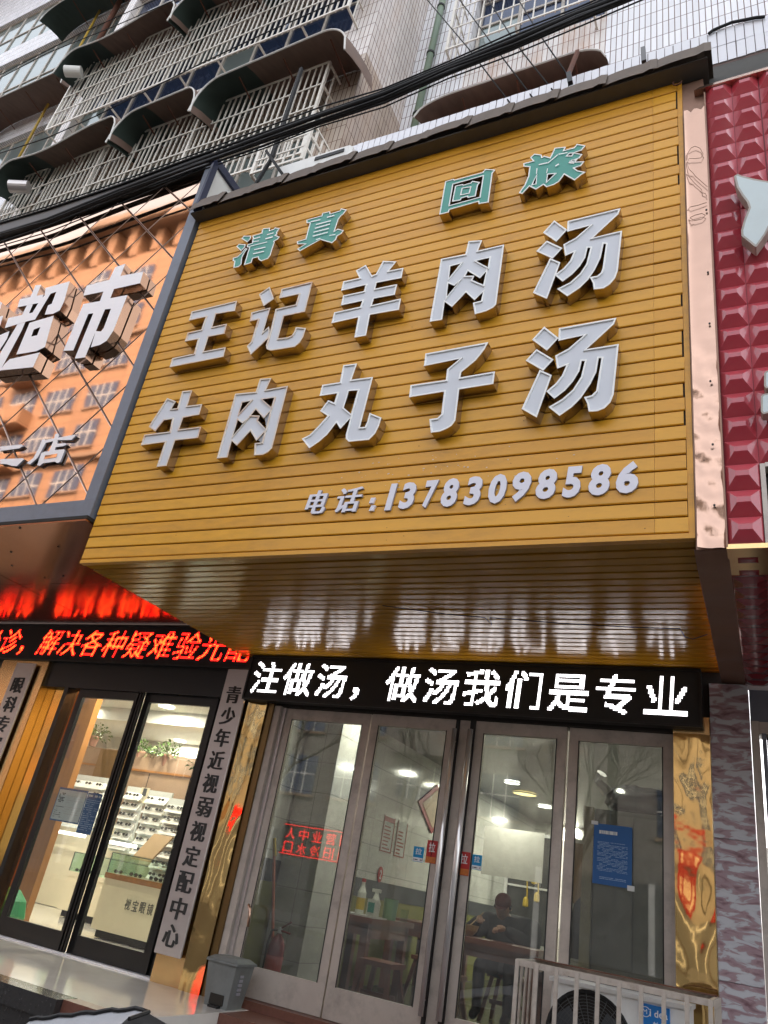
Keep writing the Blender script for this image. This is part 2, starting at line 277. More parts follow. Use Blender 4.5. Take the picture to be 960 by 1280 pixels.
# ------------------------------------------------------------------ object helpers
WL = {}                                     # world location of things and parts
def thing(name, label, cat, loc=(0, 0, 0), group=None):
    o = bpy.data.objects.new(name, None); o.empty_display_size = 0.2; col.objects.link(o); o.location = loc
    WL[o.name] = Vector(loc); o['label'] = label; o['category'] = cat
    if group: o['group'] = group
    return o
def tag(o, label=None, cat=None, group=None, kind=None):
    if label: o['label'] = label
    if cat: o['category'] = cat
    if group: o['group'] = group
    if kind: o['kind'] = kind
    return o
class MB:
    def __init__(s): s.v = []; s.f = []; s.mi = []; s.m = 0; s.smooth = False
    def quad(s, a, b, c, d): s.poly([a, b, c, d])
    def poly(s, pts):
        k = len(s.v); s.v += [tuple(p) for p in pts]; s.f.append(tuple(range(k, k + len(pts)))); s.mi.append(s.m)
    def hexa(s, p):                       # 8 corners: bottom 0-3 ccw, top 4-7
        k = len(s.v); s.v += [tuple(q) for q in p]
        for f in ((3, 2, 1, 0), (4, 5, 6, 7), (0, 1, 5, 4), (1, 2, 6, 5), (2, 3, 7, 6), (3, 0, 4, 7)):
            s.f.append(tuple(k + i for i in f)); s.mi.append(s.m)
        return s
    def box(s, x0, x1, y0, y1, z0, z1):
        if x0 > x1: x0, x1 = x1, x0
        if y0 > y1: y0, y1 = y1, y0
        if z0 > z1: z0, z1 = z1, z0
        s.hexa([(x0, y0, z0), (x1, y0, z0), (x1, y1, z0), (x0, y1, z0), (x0, y0, z1), (x1, y0, z1), (x1, y1, z1), (x0, y1, z1)]); return s
    def bbox(s, x0, x1, y0, y1, z0, z1, c=0.004):      # box with chamfered outer (-y) edges
        k = [(x0, y1), (x1, y1), (x1, y0 + c), (x1 - c, y0), (x0 + c, y0), (x0, y0 + c)]
        a = [Vector((p[0], p[1], z0)) for p in k]; b = [Vector((p[0], p[1], z1)) for p in k]
        s.poly(a[::1]); s.poly(b[::-1])
        for i in range(6): j = (i + 1) % 6; s.quad(a[j], a[i], b[i], b[j])
        return s
    def tube(s, pts, r, n=8, caps=True):
        pts = [Vector(p) for p in pts]; rings = []; rr = r if isinstance(r, (list, tuple)) else [r] * len(pts)
        prev = None
        for i, p in enumerate(pts):
            t = (pts[min(i + 1, len(pts) - 1)] - pts[max(i - 1, 0)]).normalized()
            if prev is None:
                u = t.orthogonal().normalized()
            else:
                u = (prev - t * prev.dot(t)); u = u.normalized() if u.length > 1e-6 else t.orthogonal().normalized()
            prev = u; w = t.cross(u)
            k = len(s.v); rings.append(k)
            for j in range(n):
                a = 2 * math.pi * j / n; q = p + (u * math.cos(a) + w * math.sin(a)) * rr[i]; s.v.append(tuple(q))
        for i in range(len(rings) - 1):
            for j in range(n):
                a, b = rings[i], rings[i + 1]; s.f.append((a + j, a + (j + 1) % n, b + (j + 1) % n, b + j)); s.mi.append(s.m)
        if caps:
            s.f.append(tuple(rings[0] + j for j in range(n))[::-1]); s.mi.append(s.m)
            s.f.append(tuple(rings[-1] + j for j in range(n))); s.mi.append(s.m)
        return s
    def lathe(s, prof, c=(0, 0, 0), n=16):
        k0 = len(s.v)
        for r, z in prof:
            for j in range(n):
                a = 2 * math.pi * j / n; s.v.append((c[0] + r * math.cos(a), c[1] + r * math.sin(a), c[2] + z))
        for i in range(len(prof) - 1):
            for j in range(n):
                a = k0 + i * n; b = a + n; s.f.append((a + j, a + (j + 1) % n, b + (j + 1) % n, b + j)); s.mi.append(s.m)
        s.f.append(tuple(k0 + j for j in range(n))[::-1]); s.mi.append(s.m)
        e = k0 + (len(prof) - 1) * n; s.f.append(tuple(e + j for j in range(n))); s.mi.append(s.m)
        return s
    def mesh(s, name, mats):
        me = bpy.data.meshes.new(name); me.from_pydata([tuple(map(float, v)) for v in s.v], [], s.f)
        for m in (mats if isinstance(mats, (list, tuple)) else [mats]): me.materials.append(m)
        for p, i in zip(me.polygons, s.mi): p.material_index = i
        if s.smooth: me.polygons.foreach_set('use_smooth', [True] * len(me.polygons))
        me.validate()
        if s.smooth:
            bm = bmesh.new(); bm.from_mesh(me); bmesh.ops.remove_doubles(bm, verts=bm.verts, dist=0.0004); bm.to_mesh(me); bm.free()
        me.update(); return me
    def build(s, name, mats, parent=None, label=None, smooth=False, keep=False):
        s.smooth = smooth
        if keep or not s.v: c = Vector((0, 0, 0))
        else:
            a = np.array([tuple(v) for v in s.v], float); c = Vector(((a[:, 0].min() + a[:, 0].max()) / 2, (a[:, 1].min() + a[:, 1].max()) / 2, a[:, 2].min()))
            s.v = [(v[0] - c[0], v[1] - c[1], v[2] - c[2]) for v in s.v]
        return place(name, s.mesh(name, mats), c, parent, label)
def place(name, me, loc, parent=None, label=None, rot=None):
    o = bpy.data.objects.new(name, me); col.objects.link(o); loc = Vector(loc)
    if parent is not None: o.parent = parent; o.location = loc - WL[parent.name]
    else: o.location = loc
    if rot is not None: o.rotation_euler = rot
    WL[o.name] = loc
    if label: o['label'] = label
    return o
def struct(o): o['kind'] = 'structure'; return o
def subtree_copy(src, loc, label, group=None, z_rot=None):
    def rec(o, par):
        c = o.copy(); col.objects.link(c)
        if par is not None: c.parent = par
        for ch in list(o.children): rec(ch, c)
        return c
    r = rec(src, None); r.location = loc; WL[r.name] = Vector(loc); r['label'] = label
    if z_rot is not None: r.rotation_euler = (0, 0, z_rot)
    if group: r['group'] = group; src['group'] = group
    return r

# ------------------------------------------------------------------ outlines of letters
def area(p): return 0.5 * sum(p[i][0] * p[(i + 1) % len(p)][1] - p[(i + 1) % len(p)][0] * p[i][1] for i in range(len(p)))
def inset(p, w):                        # p ccw: shrinks by w;  p cw (hole): grows by w
    out = []; n = len(p)
    for i in range(n):
        a, b, c = Vector(p[i - 1]), Vector(p[i]), Vector(p[(i + 1) % n])
        d1 = (b - a).normalized(); d2 = (c - b).normalized()
        n1 = Vector((-d1.y, d1.x)); n2 = Vector((-d2.y, d2.x)); m = n1 + n2
        if m.length < 1e-3: m = n1
        m.normalize(); k = w / max(0.5, m.dot(n1)); out.append(b + m * k)
    return [(q.x, q.y) for q in out]
VUP = Vector((0, -TILT, 1)).normalized()
def uv_of(p): return (p[0], (p[2] - 2.94) / VUP.z)                 # point on the sign plane -> flat coordinates
def xyz_of(u, v, off): z = 2.94 + v * VUP.z; return Vector((u, face_y(z, off), z))
def px_outline(pts, x0, y0, s, off): return [uv_of(on_sign(x0 + a / s, y0 + b / s, off)) for a, b in pts]
def letter(parent, outlines, holes, depth, rimw, m_face, m_rim, m_side, base=0.012, face_in=0.006, name='letter', label=None, bars=None, m_bar=None, to=xyz_of):
    outs = [o if area(o) > 0 else o[::-1] for o in outlines]; hol = [h if area(h) < 0 else h[::-1] for h in holes]
    side, rim, face = MB(), MB(), MB()
    f = base + depth
    for gi, o in enumerate(outs):
        fo = f + 0.0011 * gi
        mine = [h for h in hol if inside(h[0], o)]
        for L in [o] + mine:
            n = len(L)
            for i in range(n):
                a, b = L[i], L[(i + 1) % n]
                side.quad(to(*a, base), to(*b, base), to(*b, fo), to(*a, fo))
        if rimw > 0:
            I = [inset(L, rimw) for L in [o] + mine]
            for L, K in zip([o] + mine, I):
                n = len(L)
                for i in range(n):
                    j = (i + 1) % n
                    rim.quad(to(*L[i], fo + 0.004), to(*L[j], fo + 0.004), to(*K[j], fo + 0.004), to(*K[i], fo + 0.004))
                    rim.quad(to(*L[i], fo), to(*L[j], fo), to(*L[j], fo + 0.004), to(*L[i], fo + 0.004))
                    rim.quad(to(*K[j], fo - face_in), to(*K[i], fo - face_in), to(*K[i], fo + 0.004), to(*K[j], fo + 0.004))
            fl = I; ff = fo - face_in
        else: fl = [o] + mine; ff = fo
        tri = tessellate_polygon([[Vector((q[0], q[1], 0)) for q in L] for L in fl]); fla = [q for L in fl for q in L]
        for t in tri:
            a, b, c = [fla[i] for i in t]
            if (b[0] - a[0]) * (c[1] - a[1]) - (c[0] - a[0]) * (b[1] - a[1]) < 0: b, c = c, b
            face.poly([to(*a, ff), to(*b, ff), to(*c, ff)])
    root = side.build(name, m_side, parent, label)
    face.build('letter_face', m_face, root)
    if rimw > 0: rim.build('rim', m_rim, root)
    if bars:
        bm = MB()
        for bi, q in enumerate(bars):
            fb = f + 0.006 + 0.0007 * bi
            bm.poly([to(*p, fb) for p in (q if area(q) > 0 else q[::-1])])
        bm.build('inlay', m_bar, root)
    return root
def inside(p, poly):
    r = False; n = len(poly)
    for i in range(n):
        a, b = poly[i], poly[i - 1]
        if (a[1] > p[1]) != (b[1] > p[1]) and p[0] < (b[0] - a[0]) * (p[1] - a[1]) / (b[1] - a[1]) + a[0]: r = not r
    return r
# typeset letters (Blender's own font), as outlines in a unit em
_glyph = {}
def glyph(ch, bold=0.0, shear=0.0, depth=0.0):
    key = (ch, bold, shear, depth)
    if key in _glyph: return _glyph[key]
    cu = bpy.data.curves.new('glyph', 'FONT'); cu.body = ch; cu.size = 1.0; cu.offset = bold; cu.shear = shear; cu.extrude = depth / 2; cu.resolution_u = 3
    o = bpy.data.objects.new('glyph', cu); col.objects.link(o)
    dg = bpy.context.evaluated_depsgraph_get(); dg.update()
    me = bpy.data.meshes.new_from_object(o.evaluated_get(dg))
    bpy.data.objects.remove(o); bpy.data.curves.remove(cu)
    co = np.zeros(len(me.vertices) * 3); me.vertices.foreach_get('co', co); co = co.reshape(-1, 3)
    me.calc_loop_triangles(); tr = np.array([tuple(t.vertices) for t in me.loop_triangles]); polys = [tuple(p.vertices) for p in me.polygons]
    bpy.data.meshes.remove(me)
    _glyph[key] = (co, tr, polys); return _glyph[key]
def type_mesh(mb, ch, org, U, V, N, w, h, bold=0.012, shear=0.0, depth=0.01, fit=True, box=None):
    """typeset one character: fitted into a w x h box at org (lower left), axes U right, V up, N outward"""
    co, tr, polys = glyph(ch, bold, shear, 0.02 if depth else 0.0)
    lo, hi = co.min(0), co.max(0)
    if fit: sx = w / max(1e-6, hi[0] - lo[0]); sy = h / max(1e-6, hi[1] - lo[1]); ox, oy = lo[0], lo[1]
    else: sx, sy = w, h; ox, oy = 0.0, -0.12
    k = len(mb.v); org = Vector(org); U, V, N = Vector(U), Vector(V), Vector(N)
    for c in co:
        d = (c[2] + 0.01) / 0.02 * depth if depth else 0.0
        mb.v.append(tuple(org + U * ((c[0] - ox) * sx) + V * ((c[1] - oy) * sy) + N * d))
    for p in polys: mb.f.append(tuple(k + i for i in p)); mb.mi.append(mb.m)
def raster(ch, n, bold=0.02, shear=0.0):
    co, tr, _ = glyph(ch, bold, shear, 0.0); A, B, Cc = co[tr[:, 0], :2], co[tr[:, 1], :2], co[tr[:, 2], :2]
    g = []
    for j, i, (sx, sy) in ((j, i, q) for j in range(n) for i in range(n) for q in ((.2, .2), (.8, .2), (.2, .8), (.8, .8), (.5, .5))):
        if True:
            if (i, j) in g: continue
            p = np.array([(i + sx) / n, (j + sy) / n - 0.12])
            d1 = (B[:, 0] - A[:, 0]) * (p[1] - A[:, 1]) - (B[:, 1] - A[:, 1]) * (p[0] - A[:, 0])
            d2 = (Cc[:, 0] - B[:, 0]) * (p[1] - B[:, 1]) - (Cc[:, 1] - B[:, 1]) * (p[0] - B[:, 0])
            d3 = (A[:, 0] - Cc[:, 0]) * (p[1] - Cc[:, 1]) - (A[:, 1] - Cc[:, 1]) * (p[0] - Cc[:, 0])
            if (((d1 >= 0) & (d2 >= 0) & (d3 >= 0)) | ((d1 <= 0) & (d2 <= 0) & (d3 <= 0))).any(): g.append((i, j))
    return g
XA, YA, ZA = Vector((1, 0, 0)), Vector((0, 1, 0)), Vector((0, 0, 1))

# ================================================================== THE SETTING
def sbox(name, m, x0, x1, y0, y1, z0, z1): return struct(MB().box(x0, x1, y0, y1, z0, z1).build(name, m))
sbox('street', M['asphalt'], -150, 120, -120, 2.6, -0.75, -0.45)
sbox('pavement', M['paving'], -60, 40, 2.6, 4.55, -0.75, -0.33)
sbox('opposite_pavement', M['paving'], -150, 120, -17.9, -10.0, -0.449, -0.33)
# raised shop platform with its stone edges
sbox('shop_platform', M['marble_floor'], -14, -3.86, 4.80, 6.32, -0.32, 0.0)
sbox('shop_platform', M['granite_red'], -3.858, 3, 5.70, 6.32, -0.32, -0.004)
pb = MB().box(-14, -4.44, 4.60, 4.798, -0.12, 0.0).box(-14, -4.44, 4.63, 4.798, -0.32, -0.121); struct(pb.build('platform_edge_stone', M['granite_black']))
struct(MB().box(-4.438, -3.4, 4.66, 4.798, -0.32, 0.0).build('platform_edge_stone', M['granite_red']))
sbox('shop_floor', M['marble_floor'], -14, -4.47, 6.322, 12.8, -0.2, -0.006)
sbox('shop_floor', M['granite_black'], -4.466, 3, 6.322, 17.0, -0.2, -0.006)

# ================================================================== THE RESTAURANT SIGNBOARD
SX0, SX1, SZ0, SZ1 = -4.80, -0.285, 2.94, 6.64
sb = thing('restaurant_signboard', 'large yellow slatted signboard with white and teal Chinese letters over the soup restaurant', 'signboard', (-2.55, 3.8, 2.94))
NS = 38; PV = (SZ1 - SZ0) / NS
def slat_profile(x0, x1, seed=0):
    mb = MB(); prof = [(0.0065, 0.0), (0.0065, 0.010), (0.0125, 0.0135), (PV - 0.004, 0.0115), (PV - 0.0005, 0.007), (PV - 0.0005, 0.0)]
    z0 = SZ0
    A = [Vector((x0, face_y(z0 + a, b), z0 + a)) for a, b in prof]; B = [Vector((x1, face_y(z0 + a, b), z0 + a)) for a, b in prof]
    for i in range(len(prof) - 1): mb.quad(A[i], B[i], B[i + 1], A[i + 1])
    mb.poly(A); mb.poly(B[::-1]); return mb
def centred(mb, name, mats):
    a = np.array([tuple(v) for v in mb.v], float); c = Vector(((a[:, 0].min() + a[:, 0].max()) / 2, (a[:, 1].min() + a[:, 1].max()) / 2, a[:, 2].min()))
    mb.v = [(v[0] - c[0], v[1] - c[1], v[2] - c[2]) for v in mb.v]; return mb.mesh(name, mats), c
ms = []
for q in (M['slat'], M['slat_b']): ms.append(centred(slat_profile(SX0, -0.475), 'slat', q))
me_end = [centred(slat_profile(-0.4735, SX1 - e), 'slat_end', q) for e, q in ((0.019, M['slat']), (0.023, M['slat_b']), (0.031, M['slat']), (0.021, M['slat_b']))]
for i in range(NS):
    dz = i * PV; me, c = ms[random.random() < 0.35]
    place('slat', me, c + Vector((0, -dz * TILT + random.uniform(-.0010, .0012), dz)), sb)
    me, c = me_end[random.randrange(4)]
    place('slat', me, c + Vector((0, -dz * TILT + random.uniform(-.0010, .0012), dz + random.uniform(-.001, .001))), sb)
bk = MB()
bk.hexa([(SX0, face_y(SZ0, -0.002), SZ0 + 0.004), (SX1 - 0.02, face_y(SZ0, -0.002), SZ0 + 0.004), (SX1 - 0.02, 4.3, SZ0 + 0.004), (SX0, 4.3, SZ0 + 0.004),
         (SX0, face_y(SZ1, -0.002), SZ1), (SX1 - 0.02, face_y(SZ1, -0.002), SZ1), (SX1 - 0.02, 4.3, SZ1), (SX0, 4.3, SZ1)])
bk.build('backing', M['dark'], sb)
tr = MB(); z0, z1 = SZ0 - 0.01, SZ1
for (xa, xb, off) in ((SX1 - 0.020, SX1 + 0.012, 0.006),):
    tr.hexa([(xa, face_y(z0, off), z0), (xb, face_y(z0, off), z0), (xb, 4.3, z0), (xa, 4.3, z0), (xa, face_y(z1, off), z1), (xb, face_y(z1, off), z1), (xb, 4.3, z1), (xa, 4.3, z1)])
tr.build('side_trim', M['slat_b'], sb)
tb = MB(); tb.box(SX0, SX1 + 0.012, 3.784, 3.83, SZ0 - 0.032, SZ0 - 0.002); tb.build('bottom_trim', M['slat_b'], sb)
# soffit slats, running back to the shopfront
SP = (6.16 - 3.832) / 24
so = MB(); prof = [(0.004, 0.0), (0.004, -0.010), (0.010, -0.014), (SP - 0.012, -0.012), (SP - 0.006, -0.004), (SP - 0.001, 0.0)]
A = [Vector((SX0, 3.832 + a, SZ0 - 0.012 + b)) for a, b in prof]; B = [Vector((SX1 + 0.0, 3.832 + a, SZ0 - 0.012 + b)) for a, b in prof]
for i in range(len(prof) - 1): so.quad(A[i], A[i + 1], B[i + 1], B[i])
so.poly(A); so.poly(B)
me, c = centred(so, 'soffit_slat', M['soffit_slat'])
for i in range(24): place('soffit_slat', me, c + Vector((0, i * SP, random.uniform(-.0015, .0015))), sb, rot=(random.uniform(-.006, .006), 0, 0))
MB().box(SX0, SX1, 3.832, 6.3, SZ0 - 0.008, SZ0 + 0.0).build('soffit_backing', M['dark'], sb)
wr = MB(); pts = [at_z(x, y, 2.90) for x, y in ((478, 757), (560, 768), (606, 772), (615, 781), (612, 772), (700, 779), (790, 784), (850, 786), (856, 796), (866, 799), (884, 793))]
wr.tube(pts, 0.0035, 5); wr.build('loose_wire', M['black_matte'], sb)
hk = MB(); p = on_sign(847, 106, 0.02); hk.tube([p + np.array([0.03 * math.cos(a), -0.02, 0.03 * math.sin(a)]) for a in np.linspace(2.5, 6.3, 9)], 0.006, 6); hk.build('hook', M['rust'], sb)

rg = random.Random(21); fk = MB()
for i in range(150):
    px, py = (rg.gauss(545, 75), rg.gauss(592, 13)) if i < 90 else (rg.uniform(150, 845), rg.uniform(330, 680))
    q = on_sign(px, py, 0.0); t_ = ((q[2] - SZ0) / PV) % 1
    if not (.2 < t_ < .85 and SX0 + .05 < q[0] < -.5 and q[2] < SZ1 - .1): continue
    r_ = rg.uniform(.002, .009) * (1 if i < 90 else .5); fk.m = 0 if i < 90 else 1
    fk.poly([xyz_of(q[0] + r_ * rg.uniform(.5, 1.3) * math.cos(a), (q[2] - 2.94) / VUP.z + r_ * .7 * rg.uniform(.4, 1.2) * math.sin(a), 0.0145 + .0002 * (i % 7)) for a in np.linspace(0, 2 * math.pi, 8)[:-1]])
fk.build('flaked_paint', [mat('pale_glue_fleck', (.62, .50, .34), .7), M['rust']], sb)['kind'] = 'stuff'
OUT = {}
OUT['王'] = (200, 360, 8, [[(320,238),(770,130),(750,230),(560,262),(523,392),(670,360),(645,458),(485,490),(437,637),(658,594),(636,690),(97,795),(125,705),(342,658),(382,512),(250,537),(278,450),(415,418),(460,290),(290,328)]], [])
OUT['记'] = (295, 345, 8, [[(232,185),(338,110),(380,230),(278,303)], [(158,368),(345,320),(272,565),(331,508),(340,560),(322,628),(150,790),(112,705),(155,660),(222,438),(138,458)],
   [(460,135),(768,60),(690,362),(482,405),(422,630),(520,618),(560,600),(585,565),(603,515),(702,525),(675,610),(640,670),(590,712),(350,750),(310,735),(303,700),(346,560),(400,335),(600,290),(632,185),(435,228)]], [])
OUT['羊'] = (400, 315, 8, [[(460,132),(522,238),(560,225),(632,92),(765,97),(690,190),(835,162),(815,262),(568,310),(552,370),(772,325),(748,430),(540,468),(518,535),(810,468),(790,580),(500,630),(460,838),(345,858),(385,655),(115,715),(145,607),(405,550),(425,490),(210,537),(235,438),(440,395),(458,332),(213,390),(235,298),(395,262),(360,190)]], [])
OUT['肉'] = (525, 290, 8, [[(487,95),(622,85),(580,190),(842,128),(762,725),(730,760),(660,795),(550,825),(530,712),(612,690),(632,600),(545,685),(460,605),(320,752),(248,700),(222,880),(98,900),(212,272),(455,225)]],
   [[(305,345),(408,318),(290,465)], [(560,292),(695,260),(680,355)], [(283,515),(343,540),(400,490),(268,650)], [(480,392),(600,465),(664,395),(634,530),(524,484),(545,440),(452,442)]])
OUT['汤'] = (660, 255, 7.3846, [[(243,155),(362,240),(262,350),(140,268)], [(175,343),(318,410),(228,508),(78,440)], [(205,505),(300,545),(175,880),(48,825)],
   [(367,165),(855,45),(835,100),(600,318),(870,252),(830,620),(805,690),(760,745),(700,785),(608,795),(600,735),(572,682),(640,670),(675,640),(690,600),(722,375),(700,372),(672,500),(620,610),(560,700),(480,780),(365,858),(270,790),(390,730),(480,650),(540,560),(578,410),(552,410),(530,500),(480,580),(410,655),(320,722),(248,660),(330,600),(390,530),(425,450),(345,485),(328,380),(440,320),(575,205),(362,262)]], [])
OUT['牛'] = (165, 475, 8, [[(505,115),(603,105),(552,262),(703,242),(672,348),(512,378),(470,497),(693,468),(660,580),(432,605),(345,860),(248,870),(332,622),(90,655),(125,550),(378,518),(405,390),(320,405),(235,515),(168,470),(355,182),(440,215),(395,290),(455,285)]], [])
OUT['肉2'] = (260, 465, 8, [[(522,72),(635,62),(580,180),(800,140),(640,765),(600,805),(550,830),(462,835),(470,715),(540,705),(568,600),(485,690),(425,590),(290,738),(238,690),(195,855),(90,865),(275,220),(480,200)]],
   [[(345,308),(428,290),(310,420)], [(545,275),(665,258),(635,355)], [(298,480),(345,515),(405,465),(250,640)], [(478,375),(560,465),(625,390),(580,570),(500,485),(520,438),(430,435)]])
OUT['丸'] = (370, 445, 8, [[(475,95),(610,78),(555,240),(770,212),(640,715),(690,712),(715,660),(738,572),(855,618),(830,700),(790,780),(730,840),(530,860),(500,830),(500,790),(548,618),(445,730),(405,668),(310,790),(230,860),(135,925),(60,830),(140,790),(230,700),(318,600),(242,552),(325,445),(385,470),(413,375),(238,402),(265,292),(440,265)]], [[(530,352),(620,345),(552,582),(478,518)]])
OUT['子'] = (505, 420, 7.3846, [[(200,165),(778,60),(740,130),(660,230),(530,335),(520,385),(840,330),(825,445),(510,495),(475,780),(440,830),(390,860),(330,885),(250,895),(235,770),(310,760),(345,725),(372,515),(48,568),(62,457),(388,408),(400,310),(518,212),(185,280)]], [])
OUT['汤2'] = (645, 390, 6.857, [[(243,128),(365,225),(265,333),(140,240)], [(178,322),(323,410),(234,506),(85,420)], [(205,500),(308,545),(178,907),(50,835)],
   [(370,145),(862,55),(840,110),(605,325),(882,280),(838,710),(810,780),(760,830),(700,855),(625,860),(612,790),(585,735),(650,720),(690,680),(735,400),(710,400),(690,520),(640,620),(560,740),(480,820),(375,895),(280,820),(400,750),(490,670),(560,560),(592,425),(565,425),(545,510),(490,600),(420,680),(330,748),(262,685),(340,620),(395,550),(435,460),(355,490),(338,380),(450,320),(585,205),(365,252)]], [])
LD = 0.085
for k, (x0, y0, s, outs, holes) in OUT.items():
    off = LD + 0.012
    rim = M['rim_rust'] if k in ('王', '牛', '肉2', '记') else M['rim']
    letter(sb, [px_outline(o, x0, y0, s, off) for o in outs], [px_outline(h, x0, y0, s, off) for h in holes], LD, 0.0105, M['acrylic'], rim, M['letter_side'],
           label='white channel letter with rust creeping along its rim' if rim is M['rim_rust'] else None)
GRN = {}
def bar(a, b, w):
    a, b = Vector(a), Vector(b); d = (b - a).normalized(); n = Vector((-d.y, d.x)) * w / 2
    return [tuple(a + n), tuple(b + n), tuple(b - n), tuple(a - n)]
GRN['清'] = (285, 270, 12, [[(205,345),(240,300),(350,303),(335,355),(290,395)], [(130,465),(165,425),(268,430),(255,475),(200,530)], [(262,492),(295,495),(250,560),(215,630),(205,730),(160,770),(85,785),(100,685),(75,680),(80,635),(140,620),(200,570)],
   [(372,305),(510,265),(515,220),(540,195),(635,185),(630,225),(690,205),(710,182),(780,192),(740,250),(745,275),(720,295),(780,320),(750,360),(700,385),(705,400),(670,500),(640,600),(600,650),(500,685),(460,655),(455,625),(375,645),(355,710),(245,745),(325,480),(290,475),(295,440),(365,415),(380,340)]], [],
   [bar((380,352),(490,322),14), bar((378,398),(470,380),12), bar((590,290),(690,262),12), bar((568,352),(680,322),18), bar((330,466),(595,400),10), bar((400,518),(570,478),14), bar((385,580),(550,542),14)])
GRN['真'] = (365, 250, 12, [[(220,300),(445,240),(460,200),(570,175),(580,208),(720,165),(740,130),(822,150),(775,215),(740,240),(700,290),(640,470),(690,435),(778,460),(740,510),(680,545),(660,600),(600,650),(430,600),(120,770),(80,740),(200,665),(78,668),(78,625),(205,590),(270,350),(220,350)]], [],
   [bar((285,335),(430,302),14), bar((530,268),(640,240),16), bar((365,378),(590,320),14), bar((350,435),(575,372),16), bar((330,495),(560,437),14), bar((318,555),(545,495),14), bar((570,545),(660,530),10), bar((370,608),(435,590),14)])
GRN['回'] = (545, 200, 12, [[(140,325),(275,285),(280,302),(700,190),(740,140),(890,150),(850,200),(790,640),(640,665),(635,630),(205,750),(190,790),(50,825)], [(290,395),(410,368),(415,380),(520,350),(545,320),(665,340),(632,380),(595,550),(475,575),(470,555),(385,580),(370,610),(243,632)]],
   [[(260,370),(705,245),(655,560),(205,685)], [(400,435),(515,415),(495,500),(380,525)]], [])
GRN['族'] = (645, 172, 10.105, [[(235,208),(325,220),(332,250),(360,235),(430,255),(490,135),(630,120),(610,165),(735,130),(770,85),(880,105),(830,165),(740,195),(840,215),(800,265),(700,300),(740,310),(865,305),(820,360),(740,388),(780,420),(880,440),(820,480),(740,545),(610,470),(545,560),(480,600),(385,630),(345,600),(250,660),(190,630),(170,620),(80,715),(35,705),(110,600),(155,490),(170,375),(95,370),(95,330),(215,300),(180,255)]],
   [[(262,480),(248,585),(210,595)], [(405,470),(490,462),(390,560)], [(650,232),(675,207),(720,203),(700,232)], [(685,318),(705,295),(752,290),(725,322)]], [bar((290,350),(400,325),12), bar((405,330),(530,225),10), bar((540,220),(650,200),10), bar((402,400),(390,460),10), bar((500,372),(545,345),14), bar((270,400),(262,470),12)])
for k, (x0, y0, s, outs, holes, bars) in GRN.items():
    off = LD + 0.012
    letter(sb, [px_outline(o, x0, y0, s, off) for o in outs], [px_outline(h, x0, y0, s, off) for h in holes], LD, 0.0085, M['teal'], M['rim'], M['letter_side'], face_in=0.001,
           label='teal channel letter with white outline', bars=[px_outline(b, x0, y0, s, off) for b in bars], m_bar=M['rim'])
# the telephone line, thin PVC letters
def sign_axes(): return XA, VUP, Vector((0, -1, -TILT)).normalized()
U_, V_, N_ = sign_axes()
def pvc_char(ch, lb, rt, parent, bold, shear, fit=True):
    """lb / rt: pixels of lower-left and upper-right corner of the character's box"""
    a = on_sign(*lb, 0.03); b = on_sign(*rt, 0.03); mb = MB()
    w = b[0] - a[0]; h = (b[2] - a[2]) / VUP.z
    for d_ in ((-.006, -.003, 0, .0035, .0065) if ord(ch) > 200 else (0,)): type_mesh(mb, ch, Vector(a) - N_ * (0.018 + abs(d_) * .1) + U_ * d_, U_, V_, N_, w, h, bold, shear, 0.018)
    # front face pale, edges grey
    o = mb.build('letter', [M['pvc'], M['pvc_side']], parent)
    for p in o.data.polygons: p.material_index = 0 if abs(p.normal.dot(N_)) > 0.7 else 1
    return o
pvc_char('电', (380, 643), (410, 612), sb, 0.006, 0.18)
pvc_char('话', (418.5, 641), (454, 608), sb, 0.006, 0.18)
for yy in ((629, 622), (638.5, 631.5)):
    a = on_sign(461, yy[0], 0.03); b = on_sign(467.5, yy[1], 0.03)
    mb = MB(); mb.hexa([Vector((x, 0, 0)) + Vector((0, face_y(z, o_), z)) for (x, z, o_) in ((a[0], a[2], .03), (b[0], a[2], .03), (b[0], a[2], .008), (a[0], a[2], .008), (a[0] + .01, b[2], .03), (b[0] + .01, b[2], .03), (b[0] + .01, b[2], .008), (a[0] + .01, b[2], .008))]); mb.build('letter', M['pvc'], sb)
DG = [('1', 480, 497, 638, 604), ('3', 497, 521.5, 636.5, 602), ('7', 527, 549, 635, 599.5), ('8', 549.5, 575, 634, 597), ('3', 578.5, 604, 632, 594.5), ('0', 609, 634.5, 630, 591.5), ('9', 638.5, 665, 627.5, 588.5), ('8', 668.5, 697, 624.5, 585), ('5', 702, 728, 622.5, 582), ('8', 735, 764, 620, 579), ('6', 769.5, 798, 617.5, 575.5)]
for ch, xa, xb, yb, yt in DG: pvc_char(ch, (xa, yb), (xb, yt), sb, 0.045, 0.13)

